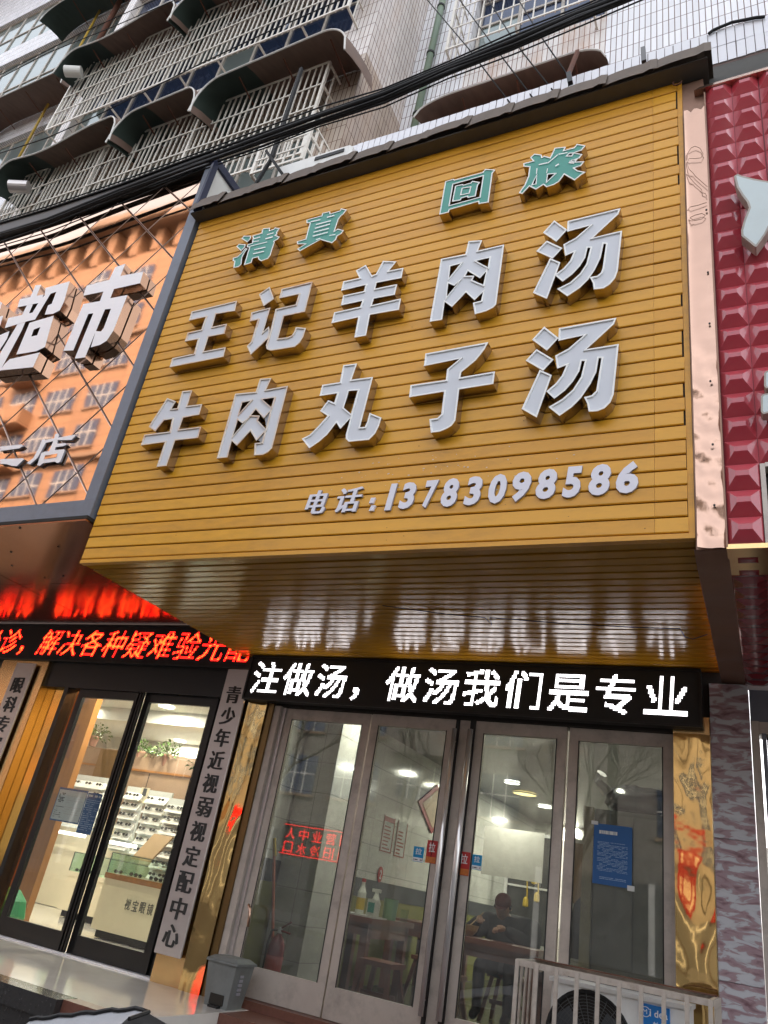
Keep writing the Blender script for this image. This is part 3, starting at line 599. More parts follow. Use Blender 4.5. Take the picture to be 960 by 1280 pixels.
# ------------------------------------------------------------------ eave over the signboard
ev = thing('sign_eave', 'brown corrugated sheet eave running along the top of the yellow signboard', 'eave', (-2.5, 3.6, 6.64))
E0 = 0.13
EX0, EX1, NE = -4.86, -0.09, 13
ew = (EX1 - EX0) / NE
es = MB(); n = 8
for i in range(n):
    t0, t1 = i / n, (i + 1) / n
    def prof_(t): return (t * (ew + 0.03), 0.030 * math.sin(math.pi * min(1, t * 1.02)) ** 0.6 + (0.03 if t > 0.86 else 0))
    (a, h0), (b, h1) = prof_(t0), prof_(t1)
    for (zA, zB, oA, oB) in ((0.0, 0.16, E0 + 0.02, E0 - 0.02),):
        P = [Vector((EX0 + a, face_y(6.64) - oA - h0 * 0.6, 6.655 + zA)), Vector((EX0 + b, face_y(6.64) - oA - h1 * 0.6, 6.655 + zA)), Vector((EX0 + b, face_y(6.64) - oB, 6.66 + zB + h1)), Vector((EX0 + a, face_y(6.64) - oB, 6.66 + zB + h0))]
        es.quad(*P)
        es.quad(P[3], P[2], P[2] + Vector((0, 0.75, 0.10)), P[3] + Vector((0, 0.75, 0.10)))
        Q = [p + Vector((0, 0.006, 0.004)) for p in P]; es.quad(Q[1], Q[0], Q[3], Q[2]); es.quad(P[1], P[0], Q[0], Q[1])
me, c = centred(es, 'corrugated_sheet', M['eave'])
for i in range(NE): place('corrugated_sheet', me, c + Vector((i * ew, random.uniform(-.008, .008), random.uniform(-.008, .008))), ev, rot=(random.uniform(-.03, .03), random.uniform(-.012, .012), 0))
MB().hexa([(EX0 + .02, face_y(6.64) - E0, 6.645), (EX1, face_y(6.64) - E0, 6.645), (EX1, 4.4, 6.645), (EX0 + .02, 4.4, 6.645), (EX0 + .02, face_y(6.64) - E0, 6.66), (EX1, face_y(6.64) - E0, 6.66), (EX1, 4.4, 6.70), (EX0 + .02, 4.4, 6.70)]).build('underside_board', M['eave_dark'], ev)

# ------------------------------------------------------------------ left neighbour: copper mirror signboard
LX1, LZ0, LZ1 = -4.835, 3.33, 7.43
ls = thing('optician_signboard', 'copper mirror glass signboard with brushed steel letters left of the yellow one', 'signboard', (-8, 3.75, 3.3))
FRW = 0.16
def lquad(mb, x0, x1, z0, z1, oa, ob):
    mb.hexa([(x0, face_y(z0, oa), z0), (x1, face_y(z0, oa), z0), (x1, face_y(z0, ob), z0), (x0, face_y(z0, ob), z0), (x0, face_y(z1, oa), z1), (x1, face_y(z1, oa), z1), (x1, face_y(z1, ob), z1), (x0, face_y(z1, ob), z1)])
f = MB(); lquad(f, -14, LX1, LZ0 - 0.02, LZ0 + 0.14, 0.05, -0.1); f.build('frame_bottom', M['frame_grey'], ls)
f = MB(); lquad(f, LX1 - 0.13, LX1, LZ0 + 0.141, LZ1 + 0.03, 0.05, -0.1); f.build('frame_side', M['frame_grey'], ls)
f = MB(); lquad(f, -14, LX1 - 0.131, LZ1 - 0.01, LZ1 + 0.26, 0.06, -0.5); f.build('frame_top', M['black_metal'], ls)
f = MB(); lquad(f, -14, LX1 - 0.131, LZ0 + 0.141, LZ1 - 0.011, -0.02, -0.06); f.build('backing', M['dark'], ls)
# diamond panes, clipped to the frame
def clip(poly, x0, x1, z0, z1):
    def cut(P, f_, g):
        o = []
        for i in range(len(P)):
            a, b = P[i - 1], P[i]; fa, fb = f_(a), f_(b)
            if fa >= 0: o.append(a)
            if (fa >= 0) != (fb >= 0): t = fa / (fa - fb); o.append((a[0] + (b[0] - a[0]) * t, a[1] + (b[1] - a[1]) * t))
        return o
    for f_ in (lambda p: p[0] - x0, lambda p: x1 - p[0], lambda p: p[1] - z0, lambda p: z1 - p[1]):
        poly = cut(poly, f_, None)
        if len(poly) < 3: return []
    return poly
PX0, PX1, PZ0, PZ1 = -12.5, LX1 - 0.135, LZ0 + 0.145, LZ1 - 0.015
sp = 0.6625
for i in range(-40, 40):
    for j in range(-40, 40):
        a, b = -0.12 + sp * i, -9.0 + sp * j              # a = x+z, b = x-z
        cs = [(a, b), (a + sp, b), (a + sp, b + sp), (a, b + sp)]
        P = [((p + q) / 2, (p - q) / 2) for p, q in cs]
        P = clip(P, PX0, PX1, PZ0, PZ1)
        if len(P) < 3 or abs(area(P)) < 0.004: continue
        if area(P) < 0: P = P[::-1]
        I = inset(P, 0.004); J = inset(P, 0.011)
        if area(J) < 0.001: continue
        mb = MB(); tx, tz = random.uniform(-.004, .004), random.uniform(-.004, .004); cxm = sum(p[0] for p in J) / len(J); czm = sum(p[1] for p in J) / len(J)
        def T(p, o): return Vector((p[0], face_y(p[1], o + (p[0] - cxm) * tx + (p[1] - czm) * tz), p[1]))
        mb.m = 0; mb.poly([T(p, 0.016) for p in J]); mb.m = 1
        for k in range(len(P)):
            l = (k + 1) % len(P); mb.quad(T(I[k], 0.008), T(I[l], 0.008), T(J[l], 0.016), T(J[k], 0.016)); mb.quad(T(I[k], -0.01), T(I[l], -0.01), T(I[l], 0.008), T(I[k], 0.008))
        mb.build('glass_pane', [M['copper_glass'], M['bevel']], ls)
# box side above the neighbour's eave
MB().hexa([(LX1 + .001, 3.62, 6.68), (LX1 + .02, 3.62, 6.68), (LX1 + .02, 4.62, 6.68), (LX1 + .001, 4.62, 6.68), (LX1 + .001, 3.62, 7.40), (LX1 + .02, 3.62, 7.40), (LX1 + .02, 4.62, 7.40), (LX1 + .001, 4.62, 7.40)]).build('side_panel', M['white'], ls)
se = MB(); se.hexa([(LX1 - .02, 3.55, 7.401), (LX1 + .05, 3.55, 7.401), (LX1 + .05, 4.70, 7.401), (LX1 - .02, 4.70, 7.401), (LX1 - .02, 3.55, 7.50), (LX1 + .05, 3.55, 7.50), (LX1 + .05, 4.70, 7.50), (LX1 - .02, 4.70, 7.50)])
se.hexa([(LX1 + .021, 3.56, 6.68), (LX1 + .05, 3.56, 6.68), (LX1 + .05, 3.63, 6.68), (LX1 + .021, 3.63, 6.68), (LX1 + .021, 3.56, 7.40), (LX1 + .05, 3.56, 7.40), (LX1 + .05, 3.63, 7.40), (LX1 + .021, 3.63, 7.40)])
se.hexa([(LX1 + .021, 4.56, 6.68), (LX1 + .06, 4.56, 6.68), (LX1 + .06, 4.70, 6.68), (LX1 + .021, 4.70, 6.68), (LX1 + .021, 4.56, 7.40), (LX1 + .06, 4.56, 7.40), (LX1 + .06, 4.70, 7.40), (LX1 + .021, 4.70, 7.40)])
se.build('side_edge', mat('navy_edge', (0.02, 0.025, 0.06), 0.4), ls)
# steel letters
STL = {}
STL['市'] = (0, 330, 4.8, [[(690,20),(752,-2),(722,72),(860,46),(840,115),(684,150),(662,205),(765,186),(680,400),(640,460),(600,485),(545,500),(575,402),(605,405),(622,385),(666,268),(630,272),(510,560),(448,568),(560,295),(530,300),(440,518),(380,520),(500,240),(600,222),(620,165),(500,190),(520,130),(655,95),(672,60)]])
STL['超'] = (0, 330, 4.8, [[(213,127),(247,125),(130,400),(0,642),(-60,650),(10,520),(100,370),(165,240)], [(120,212),(262,183),(245,232),(105,260)], [(50,325),(205,290),(185,338),(30,385)], [(60,572),(240,532),(200,620),(0,640),(30,600)],
   [(275,145),(420,105),(385,230),(360,280),(320,300),(270,306),(290,250),(312,240),(340,168),(305,180),(212,335),(165,345),(245,215),(270,190)], [(180,355),(325,312),(272,500),(220,525),(100,545)], [(0,430),(60,405),(45,450),(0,520)]])
STL['frag'] = (0, 330, 4.8, [[(-60,190),(12,232),(-10,300),(-60,310)], [(-60,330),(20,310),(0,372),(-60,400)]])
for k, (x0, y0, s, outs) in STL.items():
    hs_ = [px_outline([(205,395),(245,380),(225,430),(190,437)], x0, y0, s, 0.115)] if k == '超' else []
    letter(ls, [px_outline(o, x0, y0, s, 0.115) for o in outs], hs_, 0.09, 0.0, M['steel'], None, M['steel_side'], base=0.025)
def flat_letter(outs, x0, y0, s): letter(ls, [px_outline(o, x0, y0, s, 0.045) for o in outs], [], 0.018, 0.0, M['steel'], None, M['pvc_side'], base=0.025)
flat_letter([[(0,305),(215,282),(228,300),(190,322),(0,348)]], 0, 520, 8)
flat_letter([[(0,430),(225,420),(240,430),(165,500),(120,498),(60,480),(0,478)]], 0, 520, 8)
flat_letter([[(550,180),(575,172),(590,185),(580,215),(740,185),(755,195),(712,238),(575,240),(570,275),(650,270),(665,285),(630,300),(555,310),(545,340),(640,330),(645,345),(600,455),(575,470),(545,455),(430,470),(395,498),(370,490),(410,372),(440,355),(490,350),(530,250),(455,268),(400,370),(370,420),(300,482),(265,470),(330,420),(390,310),(420,235),(440,228),(450,240),(540,222)]], 0, 520, 8)
# hole of 店 is a darker inlay
hm = MB(); pts = [on_sign(0 + a / 8, 520 + b / 8, 0.0465) for a, b in ((450,395),(575,375),(560,412),(440,430))]; hm.poly(pts); hm.build('letter_opening', M['copper_glass'], ls)
# soffit of mirror panels
for x0, x1 in ((-14, -9.55), (-9.545, -7.05), (-7.045, LX1)):
    for y0, y1 in ((3.72, 4.93), (4.936, 6.15)):
        MB().box(x0 + .003, x1 - .003, y0, y1, 3.262, 3.275).build('soffit_panel', mat('brown_mirror_soffit', (0.34, 0.15, 0.08), 0.17, metal=0.9, var=0.05, bump=0.05, bscale=1.0, bdist=0.02), ls)
MB().box(-14, LX1, 3.72, 6.15, 3.28, 3.31).build('soffit_backing', M['dark'], ls)
sc_ = MB()
for px, py in ((25, 660), (73, 683), (14, 690), (15, 707), (79, 720), (56, 722)):
    p = at_z(px, py, 3.26); sc_.lathe([(0.0, 0), (0.012, 0), (0.012, 0.004), (0, 0.004)], (p[0], p[1], p[2] - 0.004), 8)
sc_.build('screw_heads', M['black_matte'], ls)

# ------------------------------------------------------------------ right neighbour: crimson embossed signboard
rs = thing('crimson_signboard', 'crimson embossed panel signboard at the right edge with pale plastic letters', 'signboard', (0.5, 3.75, 2.85))
TW, TH = 0.168, 0.1575
RX0, RZ0 = -0.115, 2.862
pt = MB()
def pyr(mb, x, z, w, h, d):
    o = [Vector((x, 0, z)), Vector((x + w, 0, z)), Vector((x + w, 0, z + h)), Vector((x, 0, z + h))]; q = [Vector((x + w * .30, -d, z + h * .42)), Vector((x + w * .70, -d, z + h * .42)), Vector((x + w * .70, -d, z + h * .62)), Vector((x + w * .30, -d, z + h * .62))]
    for i in range(4): j = (i + 1) % 4; mb.quad(o[i], o[j], q[j], q[i])
    mb.quad(*q)
pyr(pt, 0, 0, TW - .002, TH - .0015, 0.042)
pt.v = [(v[0], v[1] - v[2] * TILT, v[2]) for v in pt.v]
pme = pt.mesh('embossed_tile', M['red_tile'])
for j in range(23):
    for i in range(10):
        if j < 3 and i >= 1: continue
        if j < 3 and i == 0:
            place('embossed_tile', pme, (RX0, face_y(RZ0 + j * TH, 0.012), RZ0 + j * TH), rs); continue
        place('embossed_tile', pme, (RX0 + i * TW + (0.004 if i >= 2 else 0) + (0.004 if i >= 4 else 0), face_y(RZ0 + j * TH, 0.0 if i < 2 else 0.003), RZ0 + j * TH), rs)
b = MB(); lquad(b, RX0 - .01, 2.2, RZ0 + 3 * TH, RZ0 + 23 * TH, -0.002, -0.3); lquad(b, RX0 - .01, RX0 + TW, RZ0, RZ0 + 3 * TH - .001, 0.008, -0.3); b.build('backing', mat('crimson_backing', (0.16, 0.01, 0.02), 0.5), rs)
b = MB(); lquad(b, RX0 + TW + .001, RX0 + TW + 0.025, RZ0, RZ0 + 3 * TH - .01, 0.02, -0.1); lquad(b, RX0 + TW + .026, 2.2, RZ0 - 0.002, RZ0 + 0.04, 0.02, -0.1); lquad(b, RX0 + TW + .026, 2.2, RZ0 + 3 * TH - .03, RZ0 + 3 * TH - .004, 0.02, -0.1); b.build('light_box_frame', M['alu_pink'], rs)
b = MB(); lquad(b, RX0 + TW + .026, 2.2, RZ0 + .041, RZ0 + 3 * TH - .031, -0.05, -0.12); b.build('light_box_opening', M['dark'], rs)
b = MB(); lquad(b, RX0 - .01, 2.2, RZ0 - .03, RZ0 - .004, 0.03, -0.3); b.build('brass_lip', M['gold_flat'], rs)
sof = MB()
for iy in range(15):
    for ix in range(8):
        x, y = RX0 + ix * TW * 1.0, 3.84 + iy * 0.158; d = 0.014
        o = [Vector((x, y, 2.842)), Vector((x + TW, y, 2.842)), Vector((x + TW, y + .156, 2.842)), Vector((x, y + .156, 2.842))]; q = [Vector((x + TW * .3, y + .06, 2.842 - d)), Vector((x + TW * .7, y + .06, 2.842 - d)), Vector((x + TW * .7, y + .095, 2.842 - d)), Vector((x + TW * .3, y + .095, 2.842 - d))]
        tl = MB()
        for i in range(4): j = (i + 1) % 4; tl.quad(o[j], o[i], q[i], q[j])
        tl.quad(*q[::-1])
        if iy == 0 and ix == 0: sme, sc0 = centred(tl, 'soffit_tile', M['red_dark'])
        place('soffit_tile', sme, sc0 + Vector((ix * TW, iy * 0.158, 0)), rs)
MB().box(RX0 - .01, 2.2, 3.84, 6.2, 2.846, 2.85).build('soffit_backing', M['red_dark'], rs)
MB().box(RX0 - .02, 2.2, 6.14, 6.17, 2.80, 2.86).build('soffit_rail', M['steel'], rs)
ch = MB(); p0, p1 = on_sign(872, 118, 0.02), on_sign(960, 97, 0.02)
ch.hexa([(-0.19, face_y(6.46, .05), 6.44), (2.2, face_y(6.46, .05), 6.45), (2.2, face_y(6.46, -.2), 6.45), (-0.19, face_y(6.46, -.2), 6.44), (-0.15, face_y(6.5, .03), 6.49), (2.2, face_y(6.5, .03), 6.53), (2.2, face_y(6.5, -.2), 6.53), (-0.15, face_y(6.5, -.2), 6.49)]); ch.build('copper_capping', M['copper'], rs)
lt = [[(330,590),(350,578),(372,588),(440,605),(560,625),(620,640),(600,700),(560,780),(520,860),(500,900),(450,968),(440,965),(370,910),(368,880),(385,820),(410,760),(400,730),(370,690),(345,650)]]
letter(rs, [px_outline(o, 840, 80, 4.267, 0.14) for o in lt], [], 0.07, 0.012, M['red_letter'], M['red_letter_side'], M['red_letter_side'], base=0.055, face_in=-0.004)
for (xa, ya, xb, yb) in ((955, 462, 985, 484), (951, 491, 985, 516)):
    letter(rs, [[uv_of(on_sign(*q, 0.13)) for q in ((xa, ya + 3), (xa + 3, ya), (xb, ya - 6), (xb, yb - 6), (xa + 3, yb), (xa, yb - 3))]], [], 0.06, 0.01, M['red_letter'], M['red_letter_side'], M['red_letter_side'], base=0.055, face_in=-0.004)

# ------------------------------------------------------------------ copper clad column between the signboards
cc = thing('copper_clad_column', 'crumpled copper sheet strip between the yellow and crimson signboards', 'column', (-0.2, 3.8, 2.84))
CZ0, CZ1, CX0, CX1 = 2.842, 6.27, -0.262, -0.128
g = MB(); nz = 90; nx = 6
def hgt(x, z):
    s = max(0.0, min(1.0, (4.35 - z) / 0.5))
    return 0.002 * math.sin(z * 9 + x * 20) + 0.004 * math.sin(z * 3.1) + s * (0.009 * math.sin(z * 31 + 22 * x) * math.sin(z * 13 + 2) + 0.007 * math.sin(x * 60 + z * 17))
for i in range(nz):
    for j in range(nx):
        P = []
        for (a, b_) in ((i, j), (i, j + 1), (i + 1, j + 1), (i + 1, j)):
            z = CZ0 + (CZ1 - CZ0) * a / nz; x = CX0 + (CX1 - CX0) * b_ / nx
            if a == nz: z += 0.02 * math.sin(b_ * 2.3)
            P.append((x, face_y(z, 0.02 + hgt(x, z) + (0.02 * abs(math.sin(z * 0.9)) if b_ == 0 else 0)), z))
        g.quad(*P)
g.build('copper_sheet', M['copper'], cc, smooth=True)
b = MB(); lquad(b, CX0 - .01, CX1, CZ0, 6.62, -0.005, -0.6); b.build('core', M['copper_dull'], cc)
b = MB(); lquad(b, CX1 + .001, CX1 + .010, CZ0, 6.42, 0.03, -0.1); b.build('edge_strip', M['copper_dull'], cc)
g = MB()
for i in range(24):
    for j in range(4):
        P = []
        for (a, b_) in ((i, j), (i, j + 1), (i + 1, j + 1), (i + 1, j)):
            y = 3.80 + 2.5 * a / 24; x = CX0 - .02 + (CX1 - CX0 + .03) * b_ / 4; P.append((x, y, 2.835 + 0.006 * math.sin(y * 6 + x * 9) + 0.005 * math.sin(y * 17)))
        g.quad(*P[::-1])
g.build('soffit_sheet', M['copper_dull'], cc, smooth=True)
wv = MB(); 
def loopwire(pix, r=0.0022): wv.tube([on_sign(x, y, 0.034) for x, y in pix], r, 5)
S_ = lambda pts: [(740 + a / 4.364, 80 + b / 4.364) for a, b in pts]
loopwire(S_([(520,520),(520,490),(540,458),(562,448),(590,460),(606,490),(595,512),(560,516),(530,515),(518,540),(530,575),(555,598),(562,610),(630,670)]))
loopwire(S_([(516,600),(560,650),(598,685),(600,702),(618,706),(626,722)])); loopwire(S_([(520,800),(535,780),(580,770),(625,755)])); loopwire(S_([(535,840),(560,855),(600,845),(618,825),(600,815),(560,825),(535,838)]))
wv.build('crease_wire', M['copper_dull'], cc)
nl = MB()
for px, py in ((884, 263), (886, 341), (888, 405), (889, 477), (892, 556), (894, 632)):
    p = on_sign(px - 1, py, 0.03); nl.tube([p, p + np.array([0, -0.008, 0])], 0.006, 8)
nl.build('screws', M['black_matte'], cc)

# ================================================================== THE UPPER BUILDING
ub = thing('apartment_building', 'white tiled apartment block with balconies rising behind the shop signs', 'building', (-5, 6.2, 6.5))
XB = -4.505; YB = 5.017; ZS = 11.45
def wall(name, m, x0, x1, y0, y1, z0, z1): return MB().box(x0, x1, y0, y1, z0, z1).build(name, m, ub, keep=True)
# right part, set back, with one window
RW = (-3.55, -1.42, 12.55, 14.4)
wall('wall', M['tile_white'], XB, RW[0], 6.2, 6.6, 6.5, 30); wall('wall', M['tile_white'], RW[1], 8, 6.2, 6.6, 6.5, 30)
wall('wall', M['tile_stain'], RW[0], RW[1], 6.2, 6.6, 6.5, RW[2]); wall('wall', M['tile_white'], RW[0], RW[1], 6.2, 6.6, RW[3], 30)
# left part, standing forward; window bands behind the cages
bands = ((9.05, 10.75), (12.25, 13.95), (15.45, 17.1))
zc = [6.5]
for a, b_ in bands: zc += [a, b_]
zc.append(30)
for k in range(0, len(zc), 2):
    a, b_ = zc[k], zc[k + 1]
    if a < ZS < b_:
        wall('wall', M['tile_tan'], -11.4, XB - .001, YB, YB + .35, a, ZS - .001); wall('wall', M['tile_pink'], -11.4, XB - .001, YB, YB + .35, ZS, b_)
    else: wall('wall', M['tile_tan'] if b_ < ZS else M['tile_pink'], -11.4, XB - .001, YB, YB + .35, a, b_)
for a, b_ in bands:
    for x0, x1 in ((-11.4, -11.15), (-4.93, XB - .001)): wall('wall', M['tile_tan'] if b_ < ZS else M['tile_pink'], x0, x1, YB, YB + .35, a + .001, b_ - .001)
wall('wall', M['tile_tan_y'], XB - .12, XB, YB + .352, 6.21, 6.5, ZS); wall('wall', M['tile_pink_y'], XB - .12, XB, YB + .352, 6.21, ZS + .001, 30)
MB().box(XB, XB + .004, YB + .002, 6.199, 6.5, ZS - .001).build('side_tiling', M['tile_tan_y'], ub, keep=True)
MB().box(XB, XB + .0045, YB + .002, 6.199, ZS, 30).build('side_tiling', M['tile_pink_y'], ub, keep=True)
wall('wall', M['tile_pink'], -11.4, -11.25, YB + .352, 6.4, 6.5, 30)
# far left part, set back again
FB = ((8.6, 10.3), (11.7, 13.4), (14.0, 16.6), (18.3, 21.4), (22.3, 24.6))
zc = [6.5]
for a, b_ in FB: zc += [a, b_]
zc.append(30)
for k in range(0, len(zc), 2): wall('wall', M['tile_white'], -30, -11.401, 6.4, 6.7, zc[k], zc[k + 1])
wall('interior_dark', M['room_dark'], -30, -4.6, 6.9, 6.95, 6.5, 30)
wall('interior_dark', M['room_dark'], -4.6, 8, 6.9, 6.95, 6.5, 30)
wall('roof', M['eave_dark'], -60, 30, 5.0, 14, 30.0, 30.3)  # unseen slab, stretched far past the walls to shade the shop fronts
def window(x0, x1, z0, z1, y, cols, glassm, parent=ub, rows=(0.62,), curtain=True):
    fr = MB(); t = 0.05
    fr.box(x0, x1, y, y + .06, z0, z0 + t); fr.box(x0, x1, y, y + .06, z1 - t, z1)
    n = len(cols)
    for i in range(n + 1):
        x = x0 + (x1 - x0) * (i / n); xa = min(max(x - t / 2, x0), x1 - t); fr.box(xa, xa + t, y - .003, y + .063, z0 + t, z1 - t)
    zs = [z0] + [z0 + (z1 - z0) * r for r in rows] + [z1]
    for r in zs[1:-1]: fr.box(x0 + t, x1 - t, y + .001, y + .055, r - t / 2, r + t / 2)
    w = fr.build('window', M['win_frame'], parent, keep=True)
    for i in range(n):
        for k in range(len(zs) - 1):
            xa, xb = x0 + (x1 - x0) * i / n + t / 2, x0 + (x1 - x0) * (i + 1) / n - t / 2
            MB().box(xa, xb, y + .025 + .002 * (i % 2), y + .031 + .002 * (i % 2), zs[k] + t / 2, zs[k + 1] - t / 2).build('pane', glassm if (i + k) % 5 else M['window_pale'], w)
    return w
for a, b_ in bands: window(-11.15, -4.93, a + .01, b_ - .01, YB + .12, [1] * 9, M['window_blue'] if a > 10 else M['window_pale'])
window(RW[0] + .02, RW[1] - .02, RW[2] + .02, RW[3] - .02, 6.36, [1] * 3, M['window_blue'])
for a, b_ in FB: window(-26.0, -11.9, a + .01, b_ - .01, 6.5, [1] * 18, M['window_pale'], rows=(0.5,))
for x in (-11.9,): 
    for a, b_ in FB: wall('wall', M['tile_white'], -11.9, -11.401, 6.41, 6.7, a + .001, b_ - .001)
for k, (px0, py0, px1, py1) in enumerate(()): pass
# parapet of the canopy: single tiles on a rail
pp = thing('tiled_parapet', 'row of glazed white tiles on the canopy edge just above the signs', 'parapet', (-1.5, 4.5, 7.4))
PXA, PXB, PZT = -4.45, 1.3, 8.47
MB().box(PXA, PXB, 4.50, 4.78, 7.95, PZT - .004).build('core', M['grout'], pp)
MB().box(PXA, 2.6, 4.50, 4.80, 7.30, 7.949).build('concrete_beam', M['eave_dark'], pp)
MB().box(-0.10, 2.6, 3.88, 4.46, 6.66, 6.86).build('concrete_ledge', M['eave_dark'], pp)
MB().box(-0.40, 2.6, 3.92, 4.4, 6.40, 6.66).build('recess_board', mat('dark_brown_board', (0.06, 0.035, 0.025), 0.6, var=0.3, dirt=0.4), pp)
tm = MB().bbox(0, .069, 0, .012, 0, .236, .003).mesh('tile', M['tile_piece'])
for i in range(int((PXB - PXA) / .075)):
    for j in range(2):
        place('tile', tm, (PXA + .003 + i * .075, 4.490 + random.uniform(-.0015, .0015), PZT - .243 * (j + 1) + random.uniform(-.004, .004) - (.05 if j == 1 else 0) + (.05 if j == 1 else 0)), pp, rot=(0, random.uniform(-.01, .01), 0))
dp = MB(); dp.tube([at_y(x, y, 4.47) for x, y in ((886, 42), (891, 38), (900, 34), (915, 28), (930, 25), (945, 22), (956, 21))], 0.014, 8); tag(dp.build('dark_hose', M['cable']), 'dark hose lying on the tiled canopy edge at the top right', 'hose')
# awnings
AW_N = [0]
def awning(x0, x1, yw, yl, zt, label, drop=0.75, endl=0.9, endr=0.45, rise=0.0, green=0.33, dip=0, group='curved awnings over the balcony cages'):
    o = thing('awning', label, 'awning', ((x0 + x1) / 2, yw, zt), group)
    n = 44; P = []
    for i in range(n + 1):
        t = i / n; x = x0 + (x1 - x0) * t
        dl = max(0.0, 1 - (x - x0) / endl); dr = max(0.0, 1 - (x1 - x) / endr)
        z = zt + rise * t - drop * (1 - math.sqrt(max(0, 1 - dl ** 2.2))) * 0.8 - drop * (1 - math.sqrt(max(0, 1 - dr ** 2.0))) * 0.9
        P.append((x, z - dip * math.sin(math.pi * min(1, t / .8)) ** 2))
    def strip(i0, i1, m, nm):
        g = MB(); ny = 4
        for i in range(i0, i1):
            for j in range(ny):
                q = []
                for a, b_ in ((i, j), (i + 1, j), (i + 1, j + 1), (i, j + 1)):
                    s = b_ / ny; y = yw + (yl - yw) * s; q.append((P[a][0], y, P[a][1] - 0.22 * s * s + 0.01 * (a % 2)))
                g.quad(*q[::-1]); g.quad(*[(v[0], v[1], v[2] + .008) for v in q])
        return g.build(nm, m, o, smooth=True)
    k = int(n * green); strip(0, k, M['awning_green'], 'green_sheet'); strip(k, n, M['awning_brown'], 'brown_sheet')
    e = MB(); e.tube([(x, yl - .005, z - .22) for x, z in P], 0.013, 6); e.build('edge_trim', M['awning_edge'], o)
    b_ = MB()
    for t in (0.25, 0.55, 0.85):
        i = int(n * t); b_.tube([(P[i][0], yw, P[i][1] - .35), (P[i][0], yl + .1, P[i][1] - .24)], 0.012, 5)
    b_.build('brackets', M['rust'], o)['kind'] = 'stuff'; return o
AWX = ((-11.05, -8.25), (-8.3, -6.68), (-6.72, -4.22))
for zt, w in ((10.98, 'lower'), (14.1, 'upper')):
    for (x0, x1), nm in zip(AWX, ('left', 'middle', 'right')):
        if zt > 15 and nm == 'right': continue
        awning(x0, x1, YB - .003, 4.30, zt, '%s awning of the %s row over the balcony cages, green end and brown sheet' % (nm, w), endl=0.38, endr=0.5 if nm == 'right' else 0.3, rise=0.12 if nm != 'middle' else .05, dip=.16 if nm == 'left' else 0)
awning(-17.6, -13.9, 6.397, 5.65, 17.35, 'brown curved awning over the far left windows, lower of the two', group='curved awnings over the far left windows', endr=0.6, green=0.0)
awning(-16.95, -13.2, 6.397, 5.65, 21.6, 'dark green curved awning at the top left corner over blue windows', group='curved awnings over the far left windows', endl=0.9, green=0.6)
awning(-3.95, -1.30, 6.197, 5.72, 11.22, 'dark underside awning sheet on the stained tile wall right above the sign eave', drop=0.35, endl=0.6, endr=0.5, rise=0.02, green=0.0, group=None)
# cages
def cage(x0, x1, yf, yb, z0, z1, label, nh, pitch=0.105, side_r=True, side_l=False, posts=(), lowrail=0.0, group='window cages of pale steel bars'):
    o = thing('window_cage', label, 'window cage', ((x0 + x1) / 2, yb, z0), group)
    r = 0.009
    vb = MB().box(-r, r, -r, r, 0, z1 - z0 - lowrail).mesh('bar', M['bar'])
    n = int((x1 - x0) / pitch)
    for i in range(1, n): place('bar', vb, (x0 + (x1 - x0) * i / n + random.uniform(-.006, .006), yf + random.uniform(-.004, .004), z0 + lowrail), o, rot=(random.uniform(-.004, .004), random.uniform(-.006, .006), 0))
    for k in range(nh + 1):
        z = z0 + lowrail + (z1 - z0 - lowrail) * k / nh; t = 0.016 if k in (0, nh) else 0.011
        place('rail', MB().box(x0, x1, yf - .012 - t, yf - .012, z - t, z + t).mesh('rail', M['bar']), (0, 0, 0), o)
    if lowrail: place('rail', MB().box(x0, x1, yb - .03, yb, z0 - .014, z0 + .014).mesh('rail', M['bar']), (0, 0, 0), o)
    for x in (x0, x1) + tuple(posts): place('post', MB().box(x - .02, x + .02, yf - .02, yf + .02, z0 + lowrail - .01, z1 + .02).mesh('post', M['bar']), (0, 0, 0), o)
    for x, on in ((x1, side_r), (x0, side_l)):
        if not on: continue
        m = max(2, int((yb - yf) / .11))
        for i in range(1, m): place('bar', vb, (x, yf + (yb - yf) * i / m, z0 + lowrail), o)
        for k in range(nh + 1):
            z = z0 + lowrail + (z1 - z0 - lowrail) * k / nh; place('side_rail', MB().box(x - .012, x + .012, yf, yb - .002, z - .012, z + .012).mesh('side_rail', M['bar']), (0, 0, 0), o)
    # floor of the cage
    nb = max(1, int((x1 - x0) / 0.75))
    for i in range(nb + 1):
        x = x0 + (x1 - x0) * i / nb
        if lowrail: place('floor_bar', MB().hexa([(x - .015, yf - .01, z0 + lowrail - .015), (x + .015, yf - .01, z0 + lowrail - .015), (x + .015, yb, z0 - .015), (x - .015, yb, z0 - .015), (x - .015, yf - .01, z0 + lowrail + .015), (x + .015, yf - .01, z0 + lowrail + .015), (x + .015, yb, z0 + .015), (x - .015, yb, z0 + .015)]).mesh('floor_bar', M['bar']), (0, 0, 0), o)
        else: place('floor_bar', MB().box(x - .015, x + .015, yf, yb - .002, z0 - .02, z0 + .0).mesh('floor_bar', M['bar']), (0, 0, 0), o)
    if lowrail: place('mid_rail', MB().box(x0, x1, (yf + yb) / 2 - .01, (yf + yb) / 2 + .01, z0 + lowrail / 2 - .01, z0 + lowrail / 2 + .01).mesh('mid_rail', M['bar']), (0, 0, 0), o)
    return o
cage(-11.1, -4.80, 4.70, YB, 8.98, 10.86, 'long pale steel window cage just above the cable bundle, under the lower awnings', 4, posts=(-9.0, -7.0))
cage(-11.1, -4.80, 4.70, YB, 12.20, 14.05, 'long pale steel window cage between the two rows of awnings', 4, posts=())
